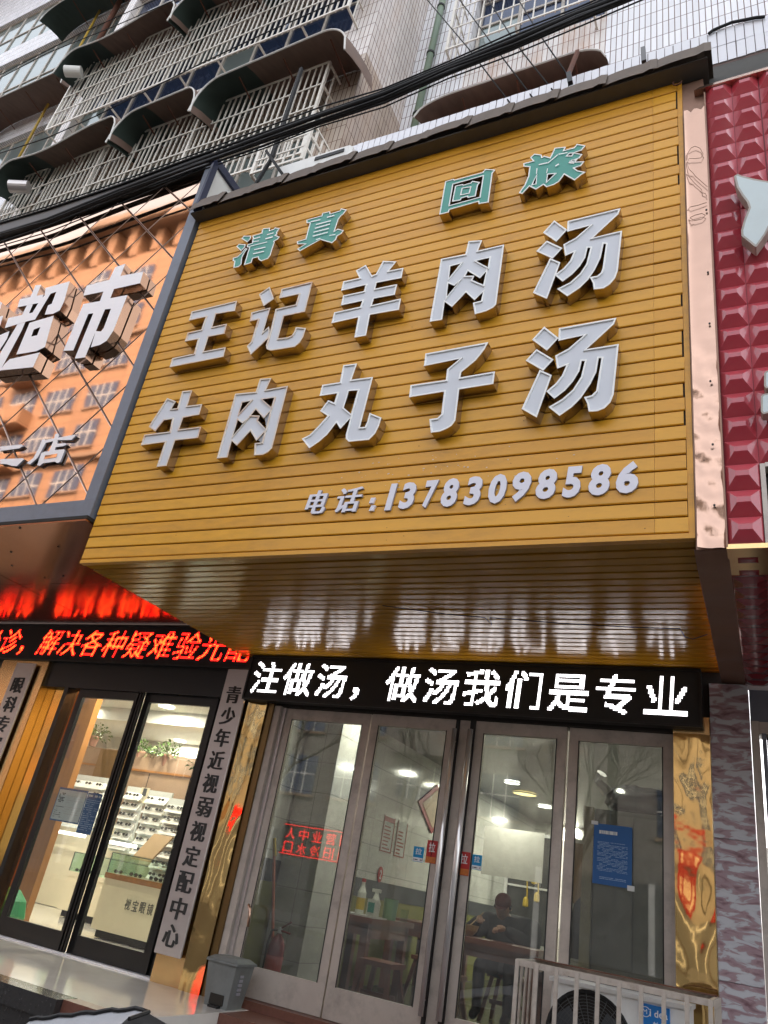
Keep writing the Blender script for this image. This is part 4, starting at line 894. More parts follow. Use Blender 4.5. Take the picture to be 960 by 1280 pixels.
cage(-3.68, -1.55, 5.78, 6.2, 12.24, 14.3, 'pale steel window cage on the set-back white tiled wall at the top right', 4, pitch=0.16, side_l=True, lowrail=0.0, group=None)
# small cage / louvre in the gap above the sign
cage(-5.05, -4.35, 4.30, 4.9, 8.2, 8.85, 'small cage around a rusty louvre in the gap above the left end of the eave', 3, pitch=0.12, group=None)
# vent stubs
def vent(px, py, D, label, m1):
    p = at_y(px, py, D); o = thing('vent_pipe', label, 'vent pipe', p)
    b_ = MB().lathe([(.10, 0), (.10, .30), (.085, .30), (.085, .02)], (0, 0, 0), 18); b_.v = [(v[0], -v[2], v[1]) for v in b_.v]
    q = place('pipe_wall', b_.mesh('pipe_wall', m1), p, o); q.rotation_euler = (R(10), 0, R(-62))
    b_ = MB().lathe([(.0, 0), (.083, 0), (.083, .012), (0, .012)], (0, 0, 0), 16); b_.v = [(v[0], -v[2] - .27, v[1]) for v in b_.v]
    q = place('opening', b_.mesh('opening', M['dark'] if m1 is M['white'] else M['case_glass']), p, o); q.rotation_euler = (R(10), 0, R(-62))
vent(102, 90, 4.55, 'white round vent pipe below the left upper awning', M['white'])
vent(36, 234, 4.5, 'small glassy round vent on the lower cage, at its left end', M['plaque'])
# pipes
def pipe(name, pts, r, m, label, cat, n=10, joints=None, jm=None):
    o = thing(name, label, cat, pts[0]); MB().tube(pts, r, n).build('tube', m, o, smooth=True)
    if joints:
        for (a, t) in joints:
            p, q = Vector(pts[a]), Vector(pts[a + 1]); c = p.lerp(q, t); d = (q - p).normalized() * .02
            MB().tube([c - d, c + d], r * 1.25, n).build('clamp', jm, o)
    return o
pa, pb_ = at_y(549, 0, 6.12), at_y(513, 158, 6.12)
xx = -4.18
pipe('drain_pipe', [(xx, 6.12, 17.5), (xx, 6.12, 10.2)], 0.055, M['pipe_green'], 'green drain pipe down the white tiled wall beside the corner', 'pipe', joints=[(0, .44), (0, .62), (0, .83)], jm=M['black_matte'])
g0, g1 = at_y(132, 0, 6.3), at_y(8, 225, 6.3)
pipe('gas_pipe', [(g0[0], 6.3, g0[2]), ((g0[0] + g1[0]) / 2, 6.3, (g0[2] + g1[2]) / 2), (g1[0], 6.3, g1[2])], 0.03, M['pipe_yellow'], 'yellow gas pipe down the far left wall past the windows', 'pipe')
rp0, rp1 = at_y(150, 0, 6.3), at_y(118, 62, 6.3)
pipe('rusty_pipe', [(rp0[0], 6.3, rp0[2] + 1), (rp1[0], 6.3, rp1[2] - 1)], 0.07, M['rust'], 'rusty brown pipe at the top left behind the thin wires', 'pipe')
# air conditioner box on the canopy
ab = thing('rooftop_air_conditioner', 'white air conditioner lying behind the left half of the eave', 'air conditioner', at_y(400, 208, 4.3))
c = at_y(405, 207, 4.3)
MB().bbox(c[0] - .48, c[0] + .46, 4.12, 4.45, c[2] - .50, c[2] - .07, .03).build('body', M['ac_white'], ab); MB().box(c[0] + .02, c[0] + .38, 4.11, 4.119, c[2] - .16, c[2] - .11).build('grille', M['black_matte'], ab)
# cables
def cable(pix, D, r, label, group='cables strung past the flats'):
    mb = MB(); mb.tube([at_y(x, y, d) for (x, y), d in zip(pix, D if isinstance(D, (list, tuple)) else [D] * len(pix))], r, 7)
    return tag(mb.build('overhead_cable', M['cable'], smooth=True), label, 'cable', group)
base = ((-40, 305), (60, 274), (150, 238), (240, 204), (330, 170), (400, 145), (480, 118), (560, 84), (640, 52), (720, 18), (800, -14), (960, -75))
rr = random.Random(3)
for k, (dy, D, r) in enumerate(((0, 3.55, .022), (6, 3.5, .020), (-5, 3.6, .014), (10, 3.6, .012), (3, 3.45, .011), (-9, 3.65, .008), (15, 3.62, .007))):
    off_ = [dy + rr.uniform(-2.2, 2.2) * (1 if k else .3) - (0 if x > 300 else (300 - x) * .012 * (k % 3)) for x, y in base]
    pts = [(x, y + o_) for (x, y), o_ in zip(base, off_)]
    cable(pts, D, r, ['thickest black cable of the bundle crossing above the signs', 'second thick black cable of the bundle, lying below the thickest', 'thin black cable running along the top of the bundle', 'thin black cable hanging loose under the bundle', 'thin cable wound through the middle of the bundle', 'finest wire above the bundle', 'lowest wire, hanging farthest under the bundle'][k], 'bundle of black cables above the signs')
cable(((-20, 104), (100, 42), (200, -3), (260, -30)), 3.4, .006, 'upper of two thin wires across the top left corner', 'thin wires across the top left')
cable(((-20, 108), (60, 66), (140, 34), (300, -35)), 3.4, .006, 'second thin wire hugging the first at the top left corner', 'thin wires across the top left')
cable(((-20, 198), (60, 172), (120, 145), (250, 80), (330, 42), (430, -2), (480, -25)), 3.4, .007, 'thin wire crossing the cages from the left edge to the top', 'thin wires across the top left')
for k, pts in enumerate((((530, -5), (585, 60), (640, 132)), ((560, -20), (613, 52), (668, 125)), ((598, -20), (645, 55), (694, 117)), ((636, -20), (675, 44), (714, 100)))):
    cable(pts, [5.6, 5.0, 4.45], .008, ['first from the left', 'second from the left', 'third from the left', 'rightmost'][k] + ' of the four slanting stay wires in front of the right cage', 'slanting stay wires')
def rod(name, a, b_, w, m, label, cat):
    mb = MB(); mb.tube([a, b_], w, 4); return tag(mb.build(name, m), label, cat)
rod('steel_pole', at_y(377, 86, 4.2), at_y(340, 197, 4.0), .028, M['cable'], 'black steel pole slanting in front of the lower cage', 'pole')
rod('steel_strut', at_y(341, 196, 4.0), at_y(316, 236, 3.95), .022, M['cable'], 'upright leg of the black strut pair above the eave corner', 'strut')
rod('steel_strut', at_y(333, 189, 4.0), at_y(356, 222, 3.9), .022, M['cable'], 'slanting leg of the black strut pair above the eave corner', 'strut')
rod('wall_bracket', at_y(722, 64, 4.4), at_y(711, 92, 4.3), .024, M['rust'], 'rusty upright bracket standing on the eave', 'bracket')
rod('wall_bracket', at_y(711, 92, 4.3), at_y(713, 104, 4.3), .032, M['black_metal'], 'black foot bolted at the base of the rusty bracket', 'bracket')
rod('wall_bracket', at_y(804, 61, 4.3), at_y(805, 78, 4.25), .03, M['black_metal'], 'short black bracket on the right end of the eave', 'bracket')

# ================================================================== LED SIGNS
def led_sign(x0, x1, y, z0, z1, text, xs, h, n, label, mt, shear, mb_core=None):
    o = thing('led_sign', label, 'LED sign', ((x0 + x1) / 2, y, z0))
    b_ = MB(); b_.box(x0, x1, y, y + .10, z0, z1); b_.build('housing', M['black_matte'], o)
    t = 0.016
    for q in ((x0, x1, z0 - .002, z0 + t), (x0, x1, z1 - t, z1 + .002), (x0 - .002, x0 + t, z0 + t, z1 - t), (x1 - t, x1 + .002, z0 + t, z1 - t)):
        MB().box(q[0], q[1], y - .014, y - .001, q[2], q[3]).build('frame', M['black_metal'], o)
    zc_ = (z0 + z1) / 2
    for ch_, x in zip(text, xs):
        g = raster(ch_, n, 0.0, 0.0); d = MB(); p = h / n; r = p * 0.355; st = set(g)
        for i, j in g:
            edge = any((i + a, j + b2) not in st for a, b2 in ((1, 0), (-1, 0), (0, 1), (0, -1)))
            cx_ = x + (i + .5) * p + shear * (j + .5) * p; cz_ = zc_ - h / 2 + (j + .5) * p
            d.m = 1 if (mb_core and not edge) else 0
            d.quad((cx_ - r, y - .003, cz_ - r), (cx_ + r, y - .003, cz_ - r), (cx_ + r, y - .003, cz_ + r), (cx_ - r, y - .003, cz_ + r))
        c_ = d.build('led_character', [mt, mb_core or mt], o); c_['kind'] = 'stuff'
    return o
led_sign(-4.62, -0.42, 6.02, 2.462, 2.905, '注做汤，做汤我们是专业', [-4.575 + .372 * k for k in range(11)], .345, 26, 'black LED sign with white scrolling characters above the restaurant doors', M['led_white'], 0.06)
led_sign(-10.5, -4.628, 6.10, 2.79, 3.245, '坐诊，解决各种疑难验光配', [-9.0 + .357 * k for k in range(12)], .345, 26, 'black LED sign with red scrolling characters above the optician doors', M['led_red'], 0.22, M['led_core'])

# ================================================================== OPTICIAN SHOPFRONT
of = thing('optician_shopfront', 'black framed glass front with brown panels of the optician shop at the left', 'shopfront', (-7, 6.2, 0))
MB().box(-10, -4.95, 6.16, 6.32, 2.50, 2.79).build('header', M['black_metal'], of)
MB().box(-10, -4.66, 6.20, 6.34, 2.80, 3.27).build('lintel', M['dark'], of)
def leaf(x0, x1, y, z0, z1, name, sill=.16, st=.075, parent=of, m=None, gm=None, top=.09):
    m = m or M['black_metal']; gm = gm or M['shop_glass']
    fr = MB(); fr.box(x0, x0 + st, y, y + .045, z0, z1); fr.box(x1 - st, x1, y, y + .045, z0, z1); fr.box(x0 + st, x1 - st, y + .001, y + .044, z0, z0 + sill); fr.box(x0 + st, x1 - st, y + .001, y + .044, z1 - top, z1)
    d = fr.build(name, m, parent, keep=True)
    MB().box(x0 + st, x1 - st, y + .018, y + .026, z0 + sill, z1 - top).build('pane', gm, d)
    tk = MB(); tk.box(x0 + st, x0 + st + .008, y - .004, y - .0005, z0 + sill, z1 - top); tk.box(x1 - st - .008, x1 - st, y - .004, y - .0005, z0 + sill, z1 - top); tk.build('glazing_bead', M['black_matte'], d)
    return d
leaf(-7.05, -6.10, 6.19, 0.015, 2.50, 'sliding_door')
leaf(-6.07, -5.07, 6.22, 0.015, 2.50, 'sliding_door')
leaf(-5.065, -4.70, 6.25, 0.015, 2.50, 'side_light', st=.05)
ml = MB(); 
for x in (-6.135, -6.095, -6.055): ml.box(x - .008, x + .008, 6.165, 6.188, .02, 2.5)
ml.build('door_track', M['black_metal'], of)
MB().box(-10, -4.7, 6.165, 6.30, 0.0, 0.014).build('threshold', M['steel'], of)
MB().box(-7.198, -7.051, 6.26, 6.268, 0.0, 2.50).build('brown_glass_panel', glass('brown_glass', (0.85, 0.6, 0.38), 0.1, 0.03), of)
MB().box(-7.26, -7.20, 6.15, 6.30, 0.0, 2.50).build('mullion', M['black_metal'], of)
MB().box(-7.634, -7.262, 6.24, 6.30, 0.0, 2.50).build('amber_panel', M['amber'], of)
# gold pilasters with the lettered steel plaques
def pilaster(name, label, x0, x1, y0, z0, z1, m, flat=None, seg=(26, 8), amp=.006):
    o = thing(name, label, 'pilaster', ((x0 + x1) / 2, y0, z0))
    MB().box(x0 + .004, x1 - .004, y0 + .012, 6.40, z0, z1).build('core', M['gold_flat'], o)
    g = MB(); rs_ = random.Random(int(abs(x0) * 100)); ph = [rs_.uniform(0, 6) for _ in range(6)]
    nz_, nx_ = seg[0] * 3, seg[1]
    def h_(x, z): return amp * (math.sin(z * 4 + ph[0] + 2 * math.sin(x * 9)) * math.sin(x * 14 + ph[1]) + .45 * math.sin(z * 9 + ph[2]) * math.cos(x * 18 + ph[3]) + .12 * math.sin(z * 21 + 12 * x + ph[4]))
    for i in range(nz_):
        for j in range(nx_):
            q = []
            for a, b2 in ((i, j), (i, j + 1), (i + 1, j + 1), (i + 1, j)):
                x = x0 + (x1 - x0) * b2 / nx_; z = z0 + (z1 - z0) * a / nz_; q.append((x, y0 - h_(x, z), z))
            g.quad(*q)
    g.build('gold_sheet', m, o, smooth=True); return o
pl = pilaster('gold_pilaster', 'crumpled gold mirror pilaster between the optician plaque and the restaurant door', -4.595, -4.37, 6.10, 0.0, 2.46, M['gold'], amp=.004)
MB().box(-4.368, -4.30, 6.12, 6.40, 0.0, 2.46).build('side_face', mat('dark_gold_edge', (0.20, 0.13, 0.05), 0.3, metal=0.8), pl)
pl2 = pilaster('gold_pilaster', 'plain gold pilaster that carries the long vertical plaque', -4.93, -4.60, 6.12, 0.0, 2.79, M['gold_flat'], amp=.001)
pl3 = pilaster('gold_pilaster', 'gold pilaster at the left edge that carries the shorter plaque', -8.45, -7.635, 6.12, 0.0, 2.79, M['gold_flat'], amp=.001)
def plaque(label, x0, x1, y, z0, z1, text, pitch, cw, chh, ztop, bold=.02):
    o = thing('vertical_plaque', label, 'plaque', ((x0 + x1) / 2, y, z0))
    MB().bbox(x0, x1, y - .022, y, z0, z1, .004).build('steel_plate', M['plaque'], o)
    xm = (x0 + x1) / 2
    for k, ch_ in enumerate(text):
        mb = MB(); zt_ = ztop - pitch * k
        [type_mesh(mb, ch_, (xm - cw / 2 + d_, y - .0225 - abs(d_) * .1, zt_ - chh), XA, ZA, Vector((0, -1, 0)), cw, chh, bold, 0.0, .006) for d_ in (-.004, 0, .0045)]
        mb.build('character', M['ink'], o)
    return o
plaque('long vertical steel plaque with eleven black characters beside the optician door', -4.925, -4.63, 6.09, 0.22, 2.77, '青少年近视弱视定配中心', .214, .168, .172, 2.595, bold=.008)
cL = at_y(30, 880, 6.1)
plaque('vertical steel plaque cut by the left edge, starting with an eye doctor text', -8.12, -7.79, 6.09, 1.0, 2.74, '眼科专家', .228, .19, .185, 2.56, bold=.008)

# ---- inside the optician shop
rm = MB(); 
struct(MB().box(-14, -4.47, 12.6, 12.75, 0, 3.3).build('room_wall', M['white'])); struct(MB().box(-4.60, -4.47, 6.41, 12.6, 0, 3.3).build('room_wall', M['white'])); struct(MB().box(-14.1, -14, 6.3, 12.6, 0, 3.3).build('room_wall', M['brownpanel']))
struct(MB().box(-14, -4.61, 6.35, 12.6, 3.05, 3.15).build('room_ceiling', M['white']))
struct(MB().box(-14, -4.61, 9.6, 9.95, 2.84, 3.049).build('ceiling_beam', M['white']))
pn = thing('wall_cabinet', 'taupe wall cabinet with amber door behind the displays in the optician shop', 'cabinet', (-8, 9.6, 0))
MB().box(-11.9, -4.65, 9.55, 9.98, 1.30, 2.36).build('upper_panel', M['brownpanel'], pn); MB().box(-11.9, -4.65, 9.53, 9.549, 2.07, 2.10).build('shelf_line', M['woodp'], pn)
MB().box(-9.9, -9.2, 9.52, 9.549, 1.7, 2.34).build('amber_door', mat('dim_amber', (0.22, 0.13, 0.05), 0.3, metal=.4), pn); MB().box(-11.9, -4.65, 9.6, 9.98, 0.0, 1.299).build('lower_panel', M['cream'], pn)
for x in np.arange(-11.2, -4.8, .82): MB().box(x, x + .008, 9.541, 9.549, 1.31, 2.06).build('panel_joint', M['dark'], pn)
wp = thing('wood_partition', 'orange brown veneered partition just inside the left of the optician front', 'partition', (-8.0, 7.2, 0))
MB().box(-8.7, -8.05, 7.4, 7.5, 0, 2.75).build('panel', M['woodp'], wp)
# display racks with spectacles
gme = None
def spectacles():
    mb = MB()
    for s in (-1, 1):
        mb.tube([(s * .032 + .024 * math.cos(a), 0, .018 * math.sin(a)) for a in np.linspace(0, 2 * math.pi, 11)], .0038, 4, False)
        mb.quad((s * .032 - .02, .001, -.013), (s * .032 + .02, .001, -.013), (s * .032 + .02, .001, .013), (s * .032 - .02, .001, .013))
        mb.tube([(s * .056, 0, .008), (s * .058, .07, .004)], .003, 4)
    mb.tube([(-.009, 0, .004), (.009, 0, .004)], .003, 4); return mb.mesh('spectacles', M['ink'])
spm = spectacles()
def rack(x, y, z0, rows, cols, w, label):
    o = thing('display_rack', label, 'display rack', (x + w / 2, y, z0), 'white spectacle display racks')
    hh = .14
    MB().box(x - .03, x + w + .03, y + .02, y + .05, z0 - .05, z0 + rows * hh + .03).build('back_panel', M['paper'], o)
    for k in range(rows):
        z = z0 + k * hh
        mb = MB(); mb.hexa([(x, y - .06, z - .02), (x + w, y - .06, z - .02), (x + w, y + .02, z), (x, y + .02, z), (x, y - .055, z - .008), (x + w, y - .055, z - .008), (x + w, y + .02, z + .09), (x, y + .02, z + .09)]); mb.build('shelf', M['white'], o)
        for c_ in range(cols): place('spectacle_frame', spm, (x + w * (c_ + .5) / cols + random.uniform(-.01, .01), y - .05, z + .055), o, rot=(R(-20), 0, random.uniform(-.1, .1)))
def rk(px, py, D, rows, cols, w, label):
    p = at_y(px, py, D); rack(p[0], D, p[2] - rows * .14, rows, cols, w, label)
rk(82, 968, 9.35, 5, 4, .95, 'widest spectacle rack, behind the certificate on the left door')
rk(160, 985, 9.35, 6, 2, .34, 'narrow spectacle rack just right of the middle door posts')
rk(187, 990, 9.3, 6, 2, .40, 'spectacle rack in the middle of the right door pane')
rk(212, 1000, 8.7, 7, 2, .34, 'nearest spectacle rack by the right door post')
rk(237, 1006, 8.6, 8, 2, .34, 'rightmost spectacle rack seen in the narrow side light')
pa_ = at_y(182, 990, 9.36)
tg = thing('framed_picture', 'small framed portrait sign standing between two spectacle racks', 'picture', pa_); MB().box(pa_[0] - .1, pa_[0] + .06, 9.36, 9.38, pa_[2] - .16, pa_[2] + .06).build('board', M['cream'], tg); MB().box(pa_[0] - .05, pa_[0] + .02, 9.352, 9.359, pa_[2] - .06, pa_[2] + .05).build('picture', M['charcoal'], tg)
# plants
def plant(px, py, D, s, label, seed, flower=False):
    rg = random.Random(seed); p = at_y(px, py, D)
    o = thing('potted_plant', label, 'plant', p, 'potted plants on the cabinet top')
    MB().lathe([(.05 * s, 0), (.075 * s, .13 * s), (.085 * s, .13 * s), (.085 * s, .16 * s), (.07 * s, .16 * s)], p, 14).build('pot', M['pot'], o)
    mb = MB(); c_ = Vector(p) + Vector((0, 0, .16 * s))
    for i in range(120):
        a, e = rg.uniform(0, 6.28), rg.uniform(-.3, 1.4); r_ = rg.uniform(.05, .24) * s
        q = c_ + Vector((math.cos(a) * math.cos(e), math.sin(a) * math.cos(e), math.sin(e) * .8)) * r_; d = (q - c_).normalized(); t_ = d.cross(Vector((rg.uniform(-1, 1), rg.uniform(-1, 1), 1))).normalized()
        L = rg.uniform(.04, .08) * s; w_ = L * .35
        mb.poly([q, q + d * L * .5 + t_ * w_, q + d * L + Vector((0, 0, -L * .4)), q + d * L * .5 - t_ * w_])
    for i in range(14):
        a = rg.uniform(0, 6.28); q = c_ + Vector((math.cos(a), math.sin(a), .7)) * .17 * s; mb.tube([c_ - Vector((0, 0, .03)), q], .004, 4)
    f_ = mb.build('foliage', M['leaf'], o)
    if flower: MB().lathe([(0, 0), (.03, .01), (.03, .03), (0, .04)], c_ + Vector((.05, -.18, .03)), 8).build('flower', M['yellow_thing'], o)
plant(115, 933, 9.6, 1.05, 'potted plant with a yellow flower seen through the left door', 1, True)
plant(173, 950, 9.6, .9, 'small potted plant half hidden by the middle door posts', 2)
plant(206, 958, 9.6, 1.1, 'bushy potted plant seen through the right door', 3)
plant(190, 955, 9.6, .7, 'tiny potted plant left of the bushy one', 5)
plant(252, 974, 9.6, 1.0, 'potted plant glimpsed in the narrow side light', 4)
# counters
def counter(x0, x1, y0, z1, label, cg0, text=None):
    o = thing('display_counter', label, 'counter', ((x0 + x1) / 2, y0, 0))
    MB().box(x0, x1, y0, y0 + .5, .08, cg0).build('base', M['cream'], o); MB().box(x0 + .05, x1 - .05, y0 + .05, y0 + .45, 0, .079).build('plinth', M['black_matte'], o)
    MB().box(x0 - .01, x1 + .01, y0 - .012, y0 + .51, cg0, cg0 + .06).build('tray', M['woodp'] if text else M['cream'], o)
    gb = MB(); gb.box(x0, x1, y0, y0 + .008, cg0 + .061, z1); gb.box(x0, x1, y0, y0 + .5, z1, z1 + .01); gb.box(x0, x0 + .008, y0 + .009, y0 + .49, cg0 + .061, z1 - .001); gb.build('glass_case', M['case_glass'], o)
    ed = MB(); ed.tube([(x0, y0, z1), (x1, y0, z1)], .006, 4); ed.tube([(x0, y0, cg0 + .06), (x0, y0, z1)], .006, 4); ed.build('case_edge', M['charcoal'], o)
    for i in range(int((x1 - x0) / .16)): place('spectacle_frame', spm, (x0 + .1 + .16 * i, y0 + .08 + .1 * (i % 2), cg0 + .085), o, rot=(0, 0, random.uniform(-.3, .3)))
    if text:
        for k, ch_ in enumerate(text):
            mb = MB(); type_mesh(mb, ch_, (text_x + k * .115, y0 - .002, .34), XA, ZA, Vector((0, -1, 0)), .085, .115, .0, 0, .003); mb.build('character', M['charcoal'], o)
    return o
text_x = -6.86
counter(-8.95, -7.3, 8.75, .80, 'cream counter with glass top at the back left of the optician shop', .50)
counter(-7.28, -5.0, 7.72, .90, 'cream marble counter with glass case and shop lettering behind the right door', .62, '视宝眼镜')
for (px0, py0, px1, py1, D) in ((62, 1037, 105, 1043, 9.3), (137, 1052, 168, 1058, 9.0), (190, 1062, 206, 1065, 9.0)):
    a, b_ = at_y(px0, py0, D), at_y(px1, py1, D); o = thing('strip_light', {62: 'lit strip light over the back left counter', 137: 'lit strip light left of the leaning board', 190: 'short lit strip light by the right door post'}[px0], 'strip light', a)
    MB().box(a[0], b_[0], D, D + .05, a[2] - .025, a[2] + .02).build('tube', M['strip'], o)
bd = at_y(170, 1072, 8.3); o = thing('leaning_board', 'tan board leaning on the glass counter behind the right door', 'board', bd); mb = MB(); mb.hexa([(bd[0], 8.2, .86), (bd[0] + .28, 8.25, .86), (bd[0] + .28, 8.28, .86), (bd[0], 8.23, .86), (bd[0] + .1, 8.4, 1.2), (bd[0] + .38, 8.45, 1.2), (bd[0] + .38, 8.48, 1.2), (bd[0] + .1, 8.43, 1.2)]); mb.build('panel', M['bowl'], o)
def PXL(x, y, z):
    c_ = RM.T @ (np.array([x, y, z]) - EYE); return (CX + F * c_[0] / c_[2], CY + F * c_[1] / c_[2])
# downlights and their light
def downlight(px, py, z, label, s=1.0, power=0, warm=False, grp='ceiling downlights in the optician shop'):
    p = at_z(px, py, z); o = thing('downlight', label, 'ceiling light', p, grp)
    MB().lathe([(.0, 0), (.11 * s, 0), (.12 * s, .012), (0, .012)], (p[0], p[1], p[2] - .012), 20).build('diffuser', M['lamp_warm'] if warm else M['lamp'], o)
    rg_ = MB(); rg_.tube([(p[0] + .125 * s * math.cos(a), p[1] + .125 * s * math.sin(a), p[2] - .008) for a in np.linspace(0, 2 * math.pi, 21)], .010, 5, False); rg_.build('ring', M['white'], o)
    if power:
        l = bpy.data.lights.new('lamp', 'AREA'); l.shape = 'DISK'; l.size = .22 * s; l.energy = power; l.color = (1, .93, .78)
        lo = bpy.data.objects.new('lamp', l); col.objects.link(lo); lo.parent = o; lo.location = (0, 0, -.03)
downlight(110, 882, 3.04, 'downlight nearest the left door post', power=14)
downlight(208, 883, 3.04, 'front downlight seen through the right door', power=14)
downlight(225, 926, 3.04, 'rear downlight seen through the right door', power=14)
downlight(267, 909, 3.04, 'downlight glimpsed in the narrow side light', power=14)
for k, x_ in enumerate((-9.2, -7.5, -5.8)):  # unseen front row, added only to brighten the optician interior
    downlight(*PXL(x_, 7.3, 3.04), 3.04, ['left', 'middle', 'right'][k] + ' one of three unseen downlights added above the optician door header for brightness', power=12)
p = at_y(272, 893, 7.4); o = thing('paper_lantern', 'round red lantern hanging behind the narrow side light', 'lantern', p); MB().lathe([(.02, -.11), (.08, -.08), (.11, 0), (.08, .08), (.02, .11)], p, 16).build('shade', M['red_plastic'], o, smooth=True); MB().tube([p + np.array([0, 0, .11]), (p[0], p[1], 3.05)], .004, 4).build('cord', M['ink'], o)
# papers on the glass
def poster(px, D, m, label, cat='poster', name='poster'):
    """px: four pixel corners, clockwise from top left, pasted on the plane y = D"""
    q = [at_y(x, y, D) for x, y in px]; x0 = (q[0][0] + q[3][0]) / 2; x1 = (q[1][0] + q[2][0]) / 2; z1 = (q[0][2] + q[1][2]) / 2; z0 = (q[2][2] + q[3][2]) / 2
    o = thing(name, label, cat, ((x0 + x1) / 2, D, z0)); MB().box(x0, x1, D, D + .002, z0, z1).build('sheet', m, o); return o, x0, x1, z0, z1
def lines(o, x0, x1, z0, z1, n, D, m, seed=0, fill=.55, nm='print_lines', words=True):
    rg = random.Random(seed); mb = MB(); dz = (z1 - z0) / n
    for i in range(n):
        z = z1 - (i + .8) * dz; x = x0
        while x < x1 - .004:
            w = rg.uniform(.004, .03) if words else (x1 - x0); xe = min(x1, x + w)
            if not words or rg.random() < .85: mb.quad((x, D - .001, z), (xe, D - .001, z), (xe, D - .001, z + dz * fill), (x, D - .001, z + dz * fill))
            x = xe + .003
            if rg.random() < .03: break
    q = mb.build(nm, m, o); q['kind'] = 'stuff'
o, x0, x1, z0, z1 = poster([(75, 985), (107, 992), (98, 1030), (64, 1022)], 6.225, M['paper'], 'white certificate with blue border stuck on the left door pane', 'certificate', 'certificate')
MB().box(x0 - .012, x1 + .012, 6.2275, 6.229, z0 - .014, z1 + .02).build('blue_border', M['blue_poster'], o); lines(o, x0 + .02, x0 + .14, z0 + .02, z0 + .14, 6, 6.224, M['charcoal'], 1, .3); lines(o, x0 + .02, x0 + .11, z1 - .13, z1 - .03, 7, 6.224, M['charcoal'], 2, .7); lines(o, x0 + .14, x1 - .02, z0 + .06, z1 - .04, 9, 6.224, M['plaque'], 3, .25)
o, x0, x1, z0, z1 = poster([(110, 990), (127, 993), (114, 1045), (96, 1040)], 6.226, M['blue_poster'], 'blue notice beside the certificate on the left door pane')
lines(o, x0 + .01, x1 - .01, z0 + .03, z1 - .06, 16, 6.225, M['blue_pale'], 4, .28); lines(o, x0 + .02, x1 - .02, z1 - .045, z1 - .02, 1, 6.225, M['paper'], 5, .8)
gc = thing('green_bag', 'green plastic thing in the bottom left corner behind the brown glass', 'bag', (-7.6, 6.5, 0)); MB().lathe([(.2, 0), (.24, .12), (.2, .28), (.1, .38), (0, .40)], (-7.5, 6.6, 0), 12).build('bag', M['green_cloth'], gc)

# ================================================================== RESTAURANT SHOPFRONT
rf = thing('restaurant_shopfront', 'four tall glass panels in worn aluminium frames under the white LED sign', 'shopfront', (-2.5, 6.2, 0))
MB().box(-4.36, -0.33, 6.16, 6.36, 2.445, 2.56).build('header', M['dark'], rf)
MB().box(-4.64, -0.12, 6.121, 6.36, 2.561, 2.93).build('lintel', M['dark'], rf)
MB().box(-4.298, -0.64, 6.10, 6.32, -0.003, 0.06).build('sill', M['granite_red'], rf)
DZ0, DZ1 = 0.065, 2.44
AL = M['alu_pink']
jb = MB(); jb.box(-4.298, -4.23, 6.14, 6.30, 0, 2.445); jb.build('jamb', M['alu_pink'], rf)
jb = MB(); jb.box(-4.228, -4.19, 6.18, 6.27, .065, 2.44); jb.build('inner_jamb', M['plaque'], rf)
def rleaf(x0, x1, y, name='door_panel', **k): return leaf(x0, x1, y, DZ0, DZ1, name, sill=.22, st=.075, parent=rf, m=AL, gm=M['door_glass'], top=.10)
rleaf(-4.188, -3.262, 6.20, 'fixed_panel'); rleaf(-3.242, -2.42, 6.19)
rleaf(-2.235, -1.455, 6.19); rleaf(-1.435, -0.642, 6.20, 'fixed_panel')
# pull tubes at the meeting stiles
for x, r, y in ((-2.405, .020, 6.135), (-2.255, .024, 6.12)):
    h = MB(); h.tube([(x, y, .25), (x, y, 2.35)], r, 12); q = h.build('pull_tube', M['chrome'], rf, smooth=True)
    f_ = MB(); 
    for z in (.35, 1.2, 2.25): f_.tube([(x, y, z), (x, 6.19, z)], .008, 8)
    k_ = f_.build('tube_bracket', M['chrome'], q); k_['kind'] = 'stuff'
MB().box(-2.385, -2.285, 6.20, 6.24, .07, 2.44).build('meeting_post', M['alu_pink'], rf)
MB().box(-2.418, -2.388, 6.185, 6.25, .07, 2.44).build('rubber_seal', M['black_matte'], rf); MB().box(-2.282, -2.237, 6.175, 6.25, .07, 2.44).build('rubber_seal', M['black_matte'], rf)
hd = MB(); a = at_y(311, 1131, 6.12); hd.tube([a, a + np.array([.02, -.03, .0]), a + np.array([.05, -.04, -.03]), a + np.array([.065, -.04, -.16])], .012, 8); hd.build('lever_handle', M['copper'], rf, smooth=True)
# stickers on the doors
def sticker(px, py, wpx, hpx, m, label, ch, sub, D=6.186):
    q = [(px, py), (px + wpx, py + wpx * .06), (px + wpx, py + hpx + wpx * .06), (px, py + hpx)]
    o, x0, x1, z0, z1 = poster(q, D, m, label, 'sticker', 'door_sticker')
    w_, h_ = x1 - x0, z1 - z0
    if ch: mb = MB(); type_mesh(mb, ch, (x0 + w_ * .2, D - .0008, z0 + h_ * .48), XA, ZA, Vector((0, -1, 0)), w_ * .6, h_ * .42, .012, 0, .0008); mb.build('character', M['sticker_white'], o)
    if sub is not None:
        MB().box(x0 + .002, x1 - .002, D - .0012, D - .0004, z0 + .003, z0 + h_ * .28).build('lower_band', sub, o)
        if sub is M['sticker_white']: lines(o, x0 + .008, x1 - .008, z0 + .008, z0 + h_ * .22, 1, D - .001, M['charcoal'], 3, .5)
sticker(516.5, 1058, 13, 19, M['sticker_blue'], 'small blue pull sticker on the second pane from the left', '拉', M['sticker_white'])
sticker(533, 1050, 13, 29, M['sticker_red'], 'red pull sticker left of the chrome tubes, orange at the bottom', '拉', M['sticker_orange'])
